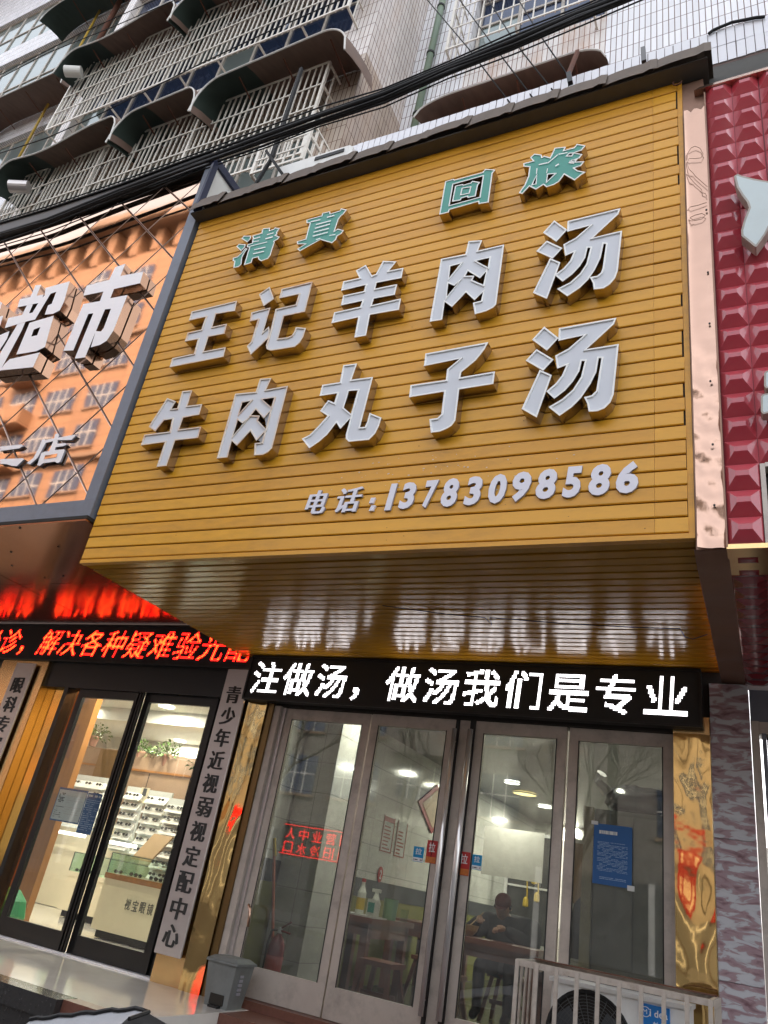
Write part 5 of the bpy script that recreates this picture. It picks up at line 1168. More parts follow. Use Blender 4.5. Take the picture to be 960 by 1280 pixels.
sticker(572, 1064, 15, 30, M['sticker_red'], 'red pull sticker right of the chrome tubes, orange at the bottom', '拉', M['sticker_orange'])
sticker(590, 1068, 12, 19, M['sticker_blue'], 'small blue pull sticker on the third pane from the left', '拉', M['sticker_white'])
o, x0, x1, z0, z1 = poster([(742, 1029), (790, 1034), (790, 1111), (741, 1104)], 6.194, M['blue_poster'], 'blue printed notice taped to the rightmost pane', 'poster')
lines(o, x0 + .03, x1 - .03, z0 + .09, z1 - .12, 22, 6.193, M['blue_pale'], 11, .32); lines(o, x0 + .04, x1 - .04, z1 - .075, z1 - .045, 1, 6.193, M['paper'], 12, .8); lines(o, x0 + .05, x1 - .04, z0 + .035, z0 + .055, 2, 6.193, M['blue_pale'], 13, .4)
mb = MB(); mb.box(x0 - .02, x0 + .03, 6.191, 6.1935, z1 - .01, z1 + .015); mb.build('tape', M['paper'], o); MB().box(x1 - .03, x1 + .02, 6.191, 6.1935, z0 - .015, z0 + .02).build('tape', M['paper'], o)

# gold pilaster, marble pillar and the grey shop beyond
pilaster('gold_pilaster', 'wavy gold mirror pilaster right of the restaurant doors beside the marble pillar', -0.633, -0.378, 6.10, 0.0, 2.43, M['gold'], amp=.005)
MB().box(-0.633, -0.378, 6.10, 6.36, 2.431, 2.56).build('x', M['gold_flat']).name = 'pilaster_cap'
tag(bpy.data.objects['pilaster_cap'], 'flat gold block on top of the wavy gold pilaster under the white LED sign', 'pilaster cap')
mp_ = thing('marble_pillar', 'purple grey veined marble pillar right of the gold pilaster', 'pillar', (-0.24, 6.1, 0)); 
for k, (z0, z1) in enumerate(((0, .86), (.863, 1.72), (1.723, 2.82))): MB().bbox(-0.372, -0.105, 6.09, 6.40, z0, z1, .003).build('slab', M['marble_pillar'], mp_)
rg_ = thing('right_shopfront', 'dark glazed shopfront in a steel frame at the right edge', 'shopfront', (0.6, 6.2, 0))
MB().box(-0.10, 2.6, 6.15, 6.4, 2.56, 2.84).build('fascia', M['frame_grey'], rg_); fr = MB(); fr.box(-0.10, -0.045, 6.12, 6.3, 0, 2.56); fr.box(-0.044, 2.6, 6.13, 6.3, 2.47, 2.559); fr.build('frame', M['alu_pink'], rg_); MB().box(-.03, 0.0, 6.10, 6.25, 0, 2.469).build('chrome_edge', M['frame_grey'], rg_)
MB().box(0.001, 2.6, 6.22, 6.24, 0, 2.469).build('glazing', mat('dark_shop_glass', (0.02, 0.02, 0.022), 0.35), rg_)
MB().box(0.15, 2.4, 6.205, 6.215, 1.55, 1.75).build('red_strip', M['sticker_red'], rg_)

# ---- inside the restaurant
LWX = -4.45
struct(MB().box(LWX - .1, LWX, 6.36, 17.0, 1.12, 2.9).build('room_wall', M['white_tile_room'], keep=True)); struct(MB().box(LWX - .1, LWX, 6.36, 17.0, 0, .92).build('room_wall', M['lime'])); struct(MB().box(LWX - .1, LWX + .004, 6.36, 17.0, .921, 1.119).build('wall_band', M['charcoal']))
struct(MB().box(LWX - .1, 0, 16.6, 16.7, 0, 2.9).build('room_wall', M['white_tile_room_x'], keep=True)); struct(MB().box(-0.33, -0.2, 6.41, 17.0, 0, 2.9).build('room_wall', M['white']))
struct(MB().box(LWX, -0.33, 6.37, 17.0, 2.84, 2.9).build('room_ceiling', mat('grey_ceiling_panel', (0.17, 0.165, 0.155), 0.35, var=.1, coat=.3)))
for px, py, s, pw, wm, lb in ((518, 962, 1, 11, False, 'downlight seen through the second pane, upper'), (517, 975, .9, 0, True, 'faint warm lamp seen through the second pane'), (640, 978, 1, 11, False, 'brightest downlight seen through the third pane'), (656, 992, 1.6, 4, True, 'warm wide lamp seen through the third pane'), (681, 1008, 1, 11, False, 'downlight at the right of the third pane'), (810, 996, 1, 11, False, 'downlight in the rightmost pane above the notice'), (820, 1009, 1.4, 4, True, 'warm wide lamp in the rightmost pane'), (834, 1026, 1, 11, False, 'downlight by the gold pilaster in the rightmost pane'), (716, 1034, 1, 11, False, 'bright downlight behind the right aluminium stile')):
    p = at_z(px, py, 2.83)
    if p[1] > 16: p = at_z(px, py - 8, 2.83)
    if wm and s < 1: continue
    d = downlight(px, py, 2.83, lb, s, pw, wm, 'ceiling lights in the restaurant')
for k, x_ in enumerate((-3.6, -1.6)):  # added pair hidden behind the header, fills the dark front of the room
    downlight(*PXL(x_, 7.3, 2.83), 2.83, ['left', 'right'][k] + ' one of two unseen downlights added above the restaurant door header for brightness', 1, 6, False, 'ceiling lights in the restaurant')
# white tiled column just inside
tc_ = thing('tiled_column', 'white tiled column just inside the leftmost restaurant pane', 'column', (-4.2, 7.0, 0)); MB().box(-4.44, -4.02, 7.05, 7.5, 0, 2.83).build('tiling', M['white_tile_room_x'], tc_, keep=True)
def on_left_wall(px): return [at_x(x, y, LWX + .006) for x, y in px]
def wall_sheet(px, m, label, name='wall_notice', cat='notice', off=.0):
    q = on_left_wall(px); ys = [p[1] for p in q]; zs = [p[2] for p in q]; y0, y1, z0, z1 = min(ys[0], ys[3]), max(ys[1], ys[2]), (zs[2] + zs[3]) / 2, (zs[0] + zs[1]) / 2
    o = thing(name, label, cat, (LWX + .004, (y0 + y1) / 2, z0)); MB().box(LWX + .002 + off, LWX + .006 + off, y0, y1, z0, z1).build('sheet', m, o); return o, y0, y1, z0, z1
for (px, lb, sd_) in (([(481, 1019), (493, 1022), (488, 1068), (476, 1063)], 'left one of two narrow red and white notices on the tiled wall', 1), ([(498, 1026), (509, 1029), (504, 1073), (492, 1070)], 'right one of two narrow red and white notices on the tiled wall', 2)):
    o, y0, y1, z0, z1 = wall_sheet(px, M['paper'], lb); rg = random.Random(sd_); mb = MB()
    mb.box(LWX + .0065, LWX + .009, y0 + .01, y1 - .01, z1 - (z1 - z0) * .16, z1 - .01) if sd_ == 1 else None
    mb.box(LWX + .0065, LWX + .009, y0, y0 + .02, z0, z1); mb.box(LWX + .0065, LWX + .009, y1 - .02, y1, z0, z1); mb.box(LWX + .0065, LWX + .009, y0 + .021, y1 - .021, z0, z0 + .015)
    for k in range(7):
        zz = z0 + (z1 - z0) * (.08 + .1 * k); mb.box(LWX + .0065, LWX + .008, y0 + .05, y1 - .05 - rg.random() * .1, zz, zz + (z1 - z0) * .04)
    mb.build('red_print', mat('dull_red_print', (.38, .10, .09), .6), o)
dm = on_left_wall([(546, 982), (530, 1006), (539, 1044), (553, 1012)]); dh = thing('diamond_decoration', 'red edged diamond shaped paper charm on the wall left of the door tubes', 'decoration', dm[0])
cyy = sum(p[1] for p in dm) / 4; czz = sum(p[2] for p in dm) / 4; ry, rz_ = .62, .34
for k, (s, m, nm) in enumerate(((1, mat('red_charm', (.35, .04, .04), .5), 'border'), (.78, mat('faded_gold_charm', (.42, .30, .18), .5, var=.4), 'panel'))):
    mb = MB(); a = [(LWX + .01, cyy, czz - rz_ * s), (LWX + .01, cyy + ry * s, czz), (LWX + .01, cyy, czz + rz_ * s), (LWX + .01, cyy - ry * s, czz)]; b_ = [(v[0] + .012 + .006 * k, v[1], v[2]) for v in a]
    mb.poly(b_); [mb.quad(a[i], a[(i + 1) % 4], b_[(i + 1) % 4], b_[i]) for i in range(4)]; mb.build(nm, m, dh)
nb_ = at_x(475, 1093, LWX + .01); n2 = thing('table_number', 'small red oval table number 2 on the tiled wall', 'number plate', nb_)
MB().lathe([(0, 0), (.07, 0), (.07, .006), (0, .006)], (0, 0, 0), 20).build('t', M['sticker_red'], n2, keep=True).name = 'oval_plate'
op = [c_ for c_ in n2.children][0]; op.rotation_euler = (0, R(90), 0); op.location = (0, 0, 0); op.scale = (1.3, 1, 1)
mb = MB(); type_mesh(mb, '2', (nb_[0] + .008, nb_[1] - .03, nb_[2] - .05), YA, ZA, XA, .06, .10, .02, 0, .002); mb.build('digit', M['sticker_white'], n2)
# big pale board on the back wall, hatch with hanging tools, mirror
bb = at_y(640, 1050, 12.0)
wb = thing('hanging_white_board', 'large pale board hung across the room above the seated person', 'board', (-3.2, 12, 1.5)); p0, p1 = at_y(604, 1058, 12.0), at_y(664, 1102, 12.0); MB().box(p0[0], p1[0] + .15, 12.0, 12.03, p1[2], p0[2] + .3).build('sheet', M['white'], wb)
hp = at_y(675, 1090, 14.0); ht = thing('kitchen_hatch', 'dark kitchen hatch with yellow utensils hanging in it, right of the seated person', 'hatch', hp)
MB().box(hp[0] - .55, hp[0] + .30, 14.0, 14.05, hp[2] - 1.1, hp[2] + .55).build('opening', mat('hatch_dark', (.06, .06, .06), .5), ht)
fr = MB(); x0_, x1_ = hp[0] - .6, hp[0] + .35; fr.box(x0_, x0_ + .05, 13.96, 13.999, hp[2] - 1.1, hp[2] + .6); fr.box(x1_ - .05, x1_, 13.96, 13.999, hp[2] - 1.1, hp[2] + .6); fr.box(x0_ + .051, x1_ - .051, 13.96, 13.999, hp[2] + .55, hp[2] + .6); fr.box(x0_ + .051, x1_ - .051, 13.96, 13.999, hp[2] - .28, hp[2] - .25); fr.build('frame', M['steel'], ht)
for k, (px, py) in enumerate(((671, 1091), (668, 1098), (657, 1126), (671, 1120))):
    q = at_y(px, py, 13.9); mb = MB(); mb.tube([(q[0], 13.9, q[2] + .35), (q[0] + .02, 13.9, q[2] + .05)], .012, 5); mb.lathe([(0, 0), (.05, .02), (.045, .12), (.02, .16)], (q[0], 13.9, q[2] - .1), 8); mb.build('yellow_utensil', M['yellow_thing'], ht)
# white poster with red text on the back wall (right), partly seen
rp_ = at_y(712, 1102, 13.5); wpz = thing('wall_banner', 'white banner with red writing half hidden by the right aluminium stile', 'banner', rp_); MB().box(rp_[0] - .25, rp_[0] + .30, 13.5, 13.52, rp_[2] - .7, rp_[2] + .55).build('sheet', M['paper'], wpz)
for k in range(4):
    mb = MB(); mb.box(rp_[0] - .06, rp_[0] + .2, 13.488, 13.499, rp_[2] + .25 - k * .26, rp_[2] + .36 - k * .26); lines(wpz, rp_[0] - .06, rp_[0] + .22, rp_[2] + .22 - k * .26, rp_[2] + .38 - k * .26, 3, 13.49, M['sticker_red'], k, .7, 'red_print')
# refrigerator / cupboard with a wrapped bundle on top
cb = thing('steel_cupboard', 'tall grey steel cupboard behind the rightmost pane', 'cupboard', (-1.05, 7.4, 0))
MB().bbox(-1.42, -0.74, 7.25, 7.95, .08, 1.98, .012).build('carcass', mat('grey_cupboard', (.24, .25, .235), .4, var=.08), cb)
for x in (-1.40, -1.075): MB().box(x, x + .31, 7.235, 7.249, .12, 1.94).build('door', mat('grey_cupboard_door', (.30, .31, .29), .38, var=.08), cb)
MB().box(-1.51, -1.425, 7.24, 7.3, 0, 1.99).build('side_strip', M['cream'], cb)
bu = thing('wrapped_bundle', 'dark bundle in a clear plastic bag on top of the grey cupboard', 'bundle', (-1.05, 7.5, 1.98)); mb = MB()
for i in range(10):
    for j in range(14):
        q = []
        for a, b_ in ((i, j), (i, j + 1), (i + 1, j + 1), (i + 1, j)):
            th, ph = math.pi * a / 10, 2 * math.pi * b_ / 14; rr_ = 1 + .16 * math.sin(3 * ph + a) * math.sin(2.2 * th); q.append((-1.08 + .30 * rr_ * math.sin(th) * math.cos(ph), 7.5 + .2 * rr_ * math.sin(th) * math.sin(ph), 2.11 + .13 * rr_ * math.cos(th)))
        mb.quad(*q)
mb.build('wrapping', mat('dark_wrapping', (.045, .047, .05), .25, coat=.8, bump=.8, bscale=14, var=.5), bu, smooth=True)
mb = MB(); mb.tube([(-1.34, 7.4, 2.15), (-1.42, 7.35, 2.24), (-1.38, 7.32, 2.30)], [.06, .035, .05], 7); mb.build('bag_end', mat('clear_bag', (.5, .5, .5), .15, coat=.8, bump=.8, bscale=30), bu)
ha = at_y(731, 1122, 9.6); hgo = thing('hanging_apron', 'black apron hanging on the back wall left of the grey cupboard', 'apron', ha)
mb = MB(); rows = [(0, .05), (-.08, .12), (-.25, .15), (-.5, .14), (-.62, .19)]
for i in range(4):
    (a, wa_), (b_, wb_) = rows[i], rows[i + 1]
    for s0, s1 in ((-1, -.3), (-.3, .3), (.3, 1)):
        f_ = lambda s_, w_, z_: (ha[0] + s_ * w_, 9.6 - .05 * (1 - s_ * s_) - .01 * math.sin(s_ * 7 + z_ * 9), ha[2] + z_)
        mb.quad(f_(s0, wb_, b_), f_(s1, wb_, b_), f_(s1, wa_, a), f_(s0, wa_, a)); mb.quad(*[(v[0], v[1] + .03, v[2]) for v in (f_(s0, wb_, b_), f_(s1, wb_, b_), f_(s1, wa_, a), f_(s0, wa_, a))][::-1])
mb.build('cloth', M['coat'], hgo, smooth=True); MB().tube([(ha[0], 9.6, ha[2] - .01), (ha[0], 9.6, ha[2] + .25)], .008, 5).build('strap', M['ink'], hgo)
MB().box(ha[0] - .03, ha[0] + .03, 9.59, 9.63, ha[2] + .25, ha[2] + .29).build('hook', M['steel'], hgo)
ppo = at_y(727, 1095, 9.8); pq = thing('partition_screen', 'brown framed panel left of the grey cupboard behind the notice', 'panel', (ppo[0], 9.8, 0)); MB().box(ppo[0] - .10, ppo[0] + .12, 9.8, 9.83, ppo[2] - .3, ppo[2] + .35).build('board', M['brownpanel'], pq); MB().box(ppo[0] - .12, ppo[0] + .14, 9.835, 9.87, 0, ppo[2] + .40).build('backing', M['white'], pq)
# tables and stools
def table(x0, x1, y0, y1, label, n=2):
    o = thing('wooden_table', label, 'table', ((x0 + x1) / 2, (y0 + y1) / 2, 0), 'red brown wooden tables'); MB().bbox(x0, x1, y0, y1, .71, .76, .004).build('tabletop', M['wood_red'], o)
    MB().box(x0 + .05, x1 - .05, y0 + .04, y0 + .07, .60, .709).build('apron', M['wood_red'], o); MB().box(x0 + .05, x1 - .05, y1 - .07, y1 - .04, .60, .709).build('apron', M['wood_red'], o); MB().box(x1 - .07, x1 - .04, y0 + .071, y1 - .071, .58, .708).build('apron', M['wood_red'], o)
    for x in (x0 + .04, x1 - .12):
        for y in (y0 + .04, y1 - .12): MB().box(x, x + .08, y, y + .08, 0, .7085).build('leg', M['wood_red'], o)
    return o
table(-4.40, -3.62, 7.62, 8.72, 'nearest red brown table against the tiled wall, with bottles on a tray')
table(-4.40, -3.62, 9.6, 10.8, 'second red brown table along the tiled wall')
table(-3.25, -2.05, 8.05, 8.62, 'red brown table the person in black eats at')
def stool(x, y, label, s=.34, h=.45):
    o = thing('wooden_stool', label, 'stool', (x, y, 0), 'red brown wooden stools'); MB().bbox(x - s / 2, x + s / 2, y - s / 2, y + s / 2, h - .04, h, .006).build('seat', M['wood_red'], o)
    for a in (-1, 1):
        for b_ in (-1, 1):
            mb = MB(); t_, e = .02, .03; xa, ya, xb, yb = x + a * (s / 2 - .05), y + b_ * (s / 2 - .05), x + a * (s / 2 + e), y + b_ * (s / 2 + e)
            mb.hexa([(xb - t_, yb - t_, 0), (xb + t_, yb - t_, 0), (xb + t_, yb + t_, 0), (xb - t_, yb + t_, 0), (xa - t_, ya - t_, h - .041), (xa + t_, ya - t_, h - .041), (xa + t_, ya + t_, h - .041), (xa - t_, ya + t_, h - .041)]); mb.build('leg', M['wood_red'], o)
    MB().box(x - s / 2, x + s / 2, y - .012, y + .012, .16, .20).build('stretcher', M['wood_red'], o); return o
stool(-3.30, 7.30, 'stool nearest the door, in front of the first table'); stool(-2.78, 7.55, 'stool standing beside the second aluminium stile'); stool(-3.55, 9.15, 'stool between the two wall tables'); stool(-2.63, 9.1, 'stool under the person in black', .36, .45); stool(-1.7, 8.0, 'stool at the right end of the eating person\'s table')
# things on the first table
def bottle(x, y, z, h, r, m, capm, label, prof=None):
    o = thing('bottle', label, 'bottle', (x, y, z)); MB().lathe(prof or [(r, 0), (r, h * .6), (r * .45, h * .78), (r * .4, h * .9)], (x, y, z), 14).build('body', m, o, smooth=False)
    MB().lathe([(r * .48, h * .9), (r * .48, h), (0, h)], (x, y, z), 12).build('cap', capm, o); MB().lathe([(r * 1.01, h * .12), (r * 1.01, h * .45)], (x, y, z), 14).build('label_band', M['yellow_thing'] if capm is M['red_plastic'] else M['blue_pale'], o)
bottle(-3.86, 7.80, .775, .33, .045, M['bottle'], M['red_plastic'], 'tall pale bottle with a red cap on the first table')
o = thing('spray_bottle', 'white trigger spray bottle on the first table', 'bottle', (-3.70, 7.82, .775)); MB().lathe([(.05, 0), (.055, .12), (.03, .18), (.018, .22)], (-3.70, 7.82, .775), 12).build('body', M['bottle'], o); MB().box(-3.75, -3.66, 7.80, 7.84, .995, 1.03).build('trigger_head', M['bottle'], o)
o = thing('box', 'small white box with a teal picture on the first table', 'box', (-3.66, 7.74, .775)); MB().bbox(-3.74, -3.63, 7.70, 7.76, .775, .93, .01).build('carton', M['bottle'], o); MB().box(-3.72, -3.65, 7.694, 7.699, .81, .90).build('picture', M['teal'], o)
o = thing('tray', 'pale plastic tray under the bottles on the first table', 'tray', (-3.85, 7.8, .76)); MB().bbox(-4.1, -3.63, 7.66, 8.0, .761, .775, .003).build('base', M['paper'], o); 
o = thing('cup', 'pale green plastic cup behind the tray on the first table', 'cup', (-3.72, 8.25, .76)); MB().lathe([(.07, 0), (.08, .2), (.083, .2), (.075, .19), (.065, .01)], (-3.72, 8.25, .761), 14).build('wall', M['bottle_green'], o)
o = thing('glass_jar', 'clear jar at the right end of the first table', 'jar', (-3.66, 8.5, .76)); MB().lathe([(.04, 0), (.045, .12), (.047, .12)], (-3.66, 8.5, .761), 12).build('wall', M['case_glass'], o)
o = thing('water_jug', 'grey translucent jug at the left of the first table behind the pane edge', 'jug', (-4.2, 7.75, .76)); MB().lathe([(.08, 0), (.09, .2), (.05, .28), (.055, .32)], (-4.2, 7.75, .761), 14).build('wall', M['case_glass'], o)
o = thing('napkin_box', 'white napkin box on the second wall table', 'box', (-3.8, 9.9, .76)); MB().bbox(-3.9, -3.72, 9.85, 9.98, .761, .86, .01).build('carton', M['bottle'], o)
bottle(-3.74, 10.2, .76, .25, .04, M['charcoal'], M['ink'], 'dark sauce bottle on the second wall table')
bottle(-3.14, 8.16, .76, .20, .035, M['charcoal'], M['bottle'], 'sauce bottle at the left end of the eating person\'s table')
bottle(-3.08, 8.30, .76, .19, .033, M['bottle'], M['charcoal'], 'pale sauce bottle beside the dark one by the eating person')
o = thing('bowl', 'tan bowl in front of the eating person', 'bowl', (-2.86, 8.36, .76)); MB().lathe([(.04, 0), (.085, .05), (.10, .10), (.094, .10), (.07, .05), (.0, .03)], (-2.86, 8.36, .761), 18).build('wall', M['bowl'], o)
# extinguisher and pole
e0 = (-3.99, 6.55)
o = thing('fire_extinguisher', 'red fire extinguisher standing inside behind the leftmost pane', 'fire extinguisher', (*e0, 0)); MB().lathe([(.07, 0), (.075, .02), (.075, .36), (.06, .42), (.03, .45), (.02, .47)], (*e0, .065), 20).build('cylinder', M['ext_red'], o, smooth=True)
mb = MB(); mb.lathe([(.02, .47), (.02, .52), (0, .52)], (*e0, .065), 10); mb.build('valve', M['steel'], o); mb = MB(); mb.tube([(e0[0], e0[1], .57), (e0[0] + .11, e0[1] - .01, .64)], .008, 6); mb.tube([(e0[0], e0[1], .56), (e0[0] + .12, e0[1] - .01, .55)], .008, 6); mb.build('squeeze_handle', M['ext_red'], o)
mb = MB(); mb.tube([(e0[0] - .01, e0[1], .56), (e0[0] - .08, e0[1], .55), (e0[0] - .10, e0[1], .45), (e0[0] - .095, e0[1], .2)], .010, 7); mb.build('hose', M['black_matte'], o); MB().lathe([(.0765, .12), (.0765, .30)], (*e0, .065), 20).build('label_band', mat('faded_label', (.5, .1, .09), .5, var=.5, scale=40), o)
pa_, pb2 = at_y(343, 1048, 6.62), at_y(348, 1186, 6.62)
o = thing('broom_handle', 'orange red broom handle leaning behind the leftmost pane above the extinguisher', 'broom handle', (float(pb2[0]), 6.62, 0)); MB().tube([pa_, (pb2[0] + .05, 6.62, pb2[2] - .45)], .014, 8).build('pole', M['broom'], o); MB().tube([pa_, pa_ + (pb2 - pa_) * .17], .0165, 8).build('grip', M['yellow_thing'], o)

# ---- the person at the table
def person():
    o = thing('person', 'person in black coat and dark red cap eating with chopsticks behind the third pane', 'person', (-2.63, 9.05, 0))
    V, E, Rd = [], [], []
    def v(p, r, parent=None):
        V.append(p); Rd.append(r)
        if parent is not None: E.append((parent, len(V) - 1))
        return len(V) - 1
    X, Yp = -2.63, 9.05
    pel = v((X, Yp + .02, .50), .19); wa = v((X, Yp - .01, .66), .20, pel); che = v((X, Yp - .05, .84), .23, wa); nk = v((X - .02, Yp - .10, 1.00), .085, che)
    for s in (-1, 1):
        hp_ = v((X + s * .11, Yp - .04, .52), .11, pel); kn = v((X + s * .16, Yp - .46, .53), .075, hp_); an = v((X + s * .16, Yp - .44, .12), .05, kn); v((X + s * .16, Yp - .58, .07), .045, an)
    sl = v((X - .25, Yp - .07, .90), .125, che); el = v((X - .36, Yp - .30, .78), .095, sl); wr_ = v((X - .20, Yp - .49, .93), .050, el)
    sr = v((X + .26, Yp - .07, .90), .125, che); er = v((X + .34, Yp - .30, .76), .095, sr); wr2 = v((X + .08, Yp - .49, .88), .050, er)
    me = bpy.data.meshes.new('body'); me.from_pydata(V, E, []); b = bpy.data.objects.new('clothed_body', me); col.objects.link(b)
    md = b.modifiers.new('s', 'SKIN'); sk = me.skin_vertices[0].data
    for i, r in enumerate(Rd): sk[i].radius = (r, r)
    sk[0].use_root = True; sub = b.modifiers.new('u', 'SUBSURF'); sub.levels = 2; sub.render_levels = 2
    dg = bpy.context.evaluated_depsgraph_get(); dg.update(); m2 = bpy.data.meshes.new_from_object(b.evaluated_get(dg)); bpy.data.objects.remove(b); m2.materials.clear(); m2.materials.append(M['coat'])
    for p in m2.polygons: p.use_smooth = True
    place('coat_and_body', m2, (0, 0, 0), o)
    # head: lofted profile, bowed forward
    hc = Vector((X - .05, Yp - .17, 1.085)); mb = MB(); n = 22; rows = []
    prof = [(-.125, .030, .0), (-.115, .046, -.012), (-.09, .060, -.012), (-.05, .071, -.006), (0, .077, 0), (.04, .079, .004), (.08, .070, .006), (.11, .045, .006), (.122, .012, .006)]
    for z, r, dy in prof:
        row = []
        for j in range(n):
            a = 2 * math.pi * j / n; x = r * math.cos(a); y = r * 1.2 * math.sin(a) + dy
            if math.sin(a) < -.9: y += -.020 * math.exp(-((z + .025) / .018) ** 2) * (1 if abs(x) < .03 else 0) - .006 * math.exp(-((z + .07) / .012) ** 2) + .008 * math.exp(-((z - .01) / .012) ** 2) * (abs(x) > .01)
            row.append(Vector((x, y, z)))
        rows.append(row)
    rot = Euler((R(24), 0, R(8))).to_matrix(); rows = [[hc + rot @ q for q in r_] for r_ in rows]
    for i in range(len(rows) - 1):
        for j in range(n): mb.quad(rows[i][j], rows[i][(j + 1) % n], rows[i + 1][(j + 1) % n], rows[i + 1][j])
    mb.poly(rows[0][::-1]); mb.poly(rows[-1])
    for s in (-1, 1):
        c_ = hc + rot @ Vector((s * .078, .01, -.01)); mb.tube([c_ + Vector((0, 0, .028)), c_ + Vector((s * .014, .006, .01)), c_ + Vector((s * .012, .004, -.012)), c_ + Vector((0, 0, -.028))], [.006, .010, .009, .006], 6)
    mb.tube([hc + rot @ Vector((0, .02, -.08)), (X - .02, Yp - .09, .97)], [.05, .062], 12); mb.build('head', M['skin'], o, smooth=True)
    fc = MB()
    for s in (-1, 1): q = hc + rot @ Vector((s * .028, -.088, .008)); fc.box(q.x - .011, q.x + .011, q.y - .004, q.y + .004, q.z - .004, q.z + .004); q = hc + rot @ Vector((s * .028, -.092, .026)); fc.box(q.x - .015, q.x + .015, q.y - .003, q.y + .003, q.z - .003, q.z + .003)
    q = hc + rot @ Vector((0, -.085, -.068)); fc.box(q.x - .022, q.x + .022, q.y - .004, q.y + .004, q.z - .003, q.z + .003); k_ = fc.build('eyes_and_mouth', M['ink'], o); k_['kind'] = 'stuff'
    cp = MB(); rows = []
    for z, r in ((.03, .088), (.06, .090), (.095, .078), (.12, .055), (.135, .02)): rows.append([hc + rot @ Vector((r * math.cos(2 * math.pi * j / n), r * 1.18 * math.sin(2 * math.pi * j / n) + .004, z)) for j in range(n)])
    for i in range(len(rows) - 1):
        for j in range(n): cp.quad(rows[i][j], rows[i][(j + 1) % n], rows[i + 1][(j + 1) % n], rows[i + 1][j])
    cp.poly(rows[-1]); cp.poly([hc + rot @ Vector(p) for p in ((-.07, -.08, .035), (.07, -.08, .035), (.05, -.14, .03), (-.05, -.14, .03))]); cp.build('cap', M['cap'], o, smooth=True)
    hr = MB(); hr.tube([hc + rot @ Vector((.084 * math.cos(a), .1 * math.sin(a), .005)) for a in np.linspace(-.3, math.pi + .3, 14)], .016, 6); hr.build('hair', M['ink'], o)
    # hands: palm plus four curled fingers and a thumb each
    def hand(w, d, up, side, lab):
        hb = MB(); w = Vector(w); d = Vector(d).normalized(); up = Vector(up).normalized(); s_ = d.cross(up).normalized() * side
        hb.tube([w, w + d * .035, w + d * .08], [.024, .034, .032], 8)
        for i in range(4):
            b0 = w + d * .075 + s_ * (.026 - .0175 * i); L = (.036, .042, .040, .030)[i]; k1 = b0 + d * L + up * -.006; k2 = k1 + d * L * .3 - up * L * .8; hb.tube([b0, k1, k2, k2 - d * .018 - up * .006], [.0095, .009, .0085, .007], 6)
        t0 = w + d * .02 + s_ * .028; hb.tube([t0, t0 + d * .03 + s_ * .022, t0 + d * .062 + s_ * .012 - up * .012], [.012, .0105, .009], 6)
        return hb.build('hand', M['skin'], o, lab, smooth=True)
    hand(V[wr_], (.35, -.8, .05), (.1, .2, 1), -1, None); hand(V[wr2], (-.55, -.75, -.05), (.1, .1, 1), 1, None)
    return o, Vector(V[wr_])
po, wr_pt = person()
ck = thing('chopsticks', 'pair of chopsticks in the hand of the person in black', 'chopsticks', wr_pt)
for k in range(2): MB().tube([wr_pt + Vector((.06, -.06, .06 + .006 * k)), Vector((-2.86 + .01 * k, 8.38, .86))], .0035, 5).build('stick', M['bowl'], ck)

# ================================================================== OUTSIDE, AT THE FOOT
bn = thing('pedal_bin', 'grey green plastic bin with a lid by the gold pilaster', 'bin', (-4.02, 6.0, 0))
bx0, bx1, by0, by1 = -4.14, -3.86, 5.80, 6.06
mb = MB(); mb.hexa([(bx0 + .03, by0 + .03, -.004), (bx1 - .03, by0 + .03, -.004), (bx1 - .03, by1 - .03, -.004), (bx0 + .03, by1 - .03, -.004), (bx0, by0, .30), (bx1, by0, .30), (bx1, by1, .30), (bx0, by1, .30)]); mb.build('bucket', M['bin'], bn)
mb = MB(); mb.bbox(bx0 - .015, bx1 + .015, by0 - .015, by1 + .01, .301, .318, .006); mb.hexa([(bx0 - .01, by0 - .01, .319), (bx1 + .01, by0 - .01, .319), (bx1 + .01, by1, .319), (bx0 - .01, by1, .319), (bx0 + .03, by0 + .03, .345), (bx1 - .03, by0 + .03, .345), (bx1 - .03, by1 - .04, .345), (bx0 + .03, by1 - .04, .345)]); mb.build('lid', M['bin'], bn)
mb = MB(); mb.box(bx0 + .10, bx1 - .09, by0 - .02, by0 + .05, .0, .018); mb.build('pedal', M['black_matte'], bn); MB().box(bx0 + .08, bx1 - .07, by0 + .015, by0 + .03, .018, .09).build('pedal_recess', M['dark'], bn)
mb = MB()
for k in range(5): mb.box(bx1 - .012, bx1 - .004, by0 + .09, by0 + .14, .10 + k * .03, .118 + k * .03)
k_ = mb.build('moulded_marks', M['pvc_side'], bn); k_['kind'] = 'stuff'
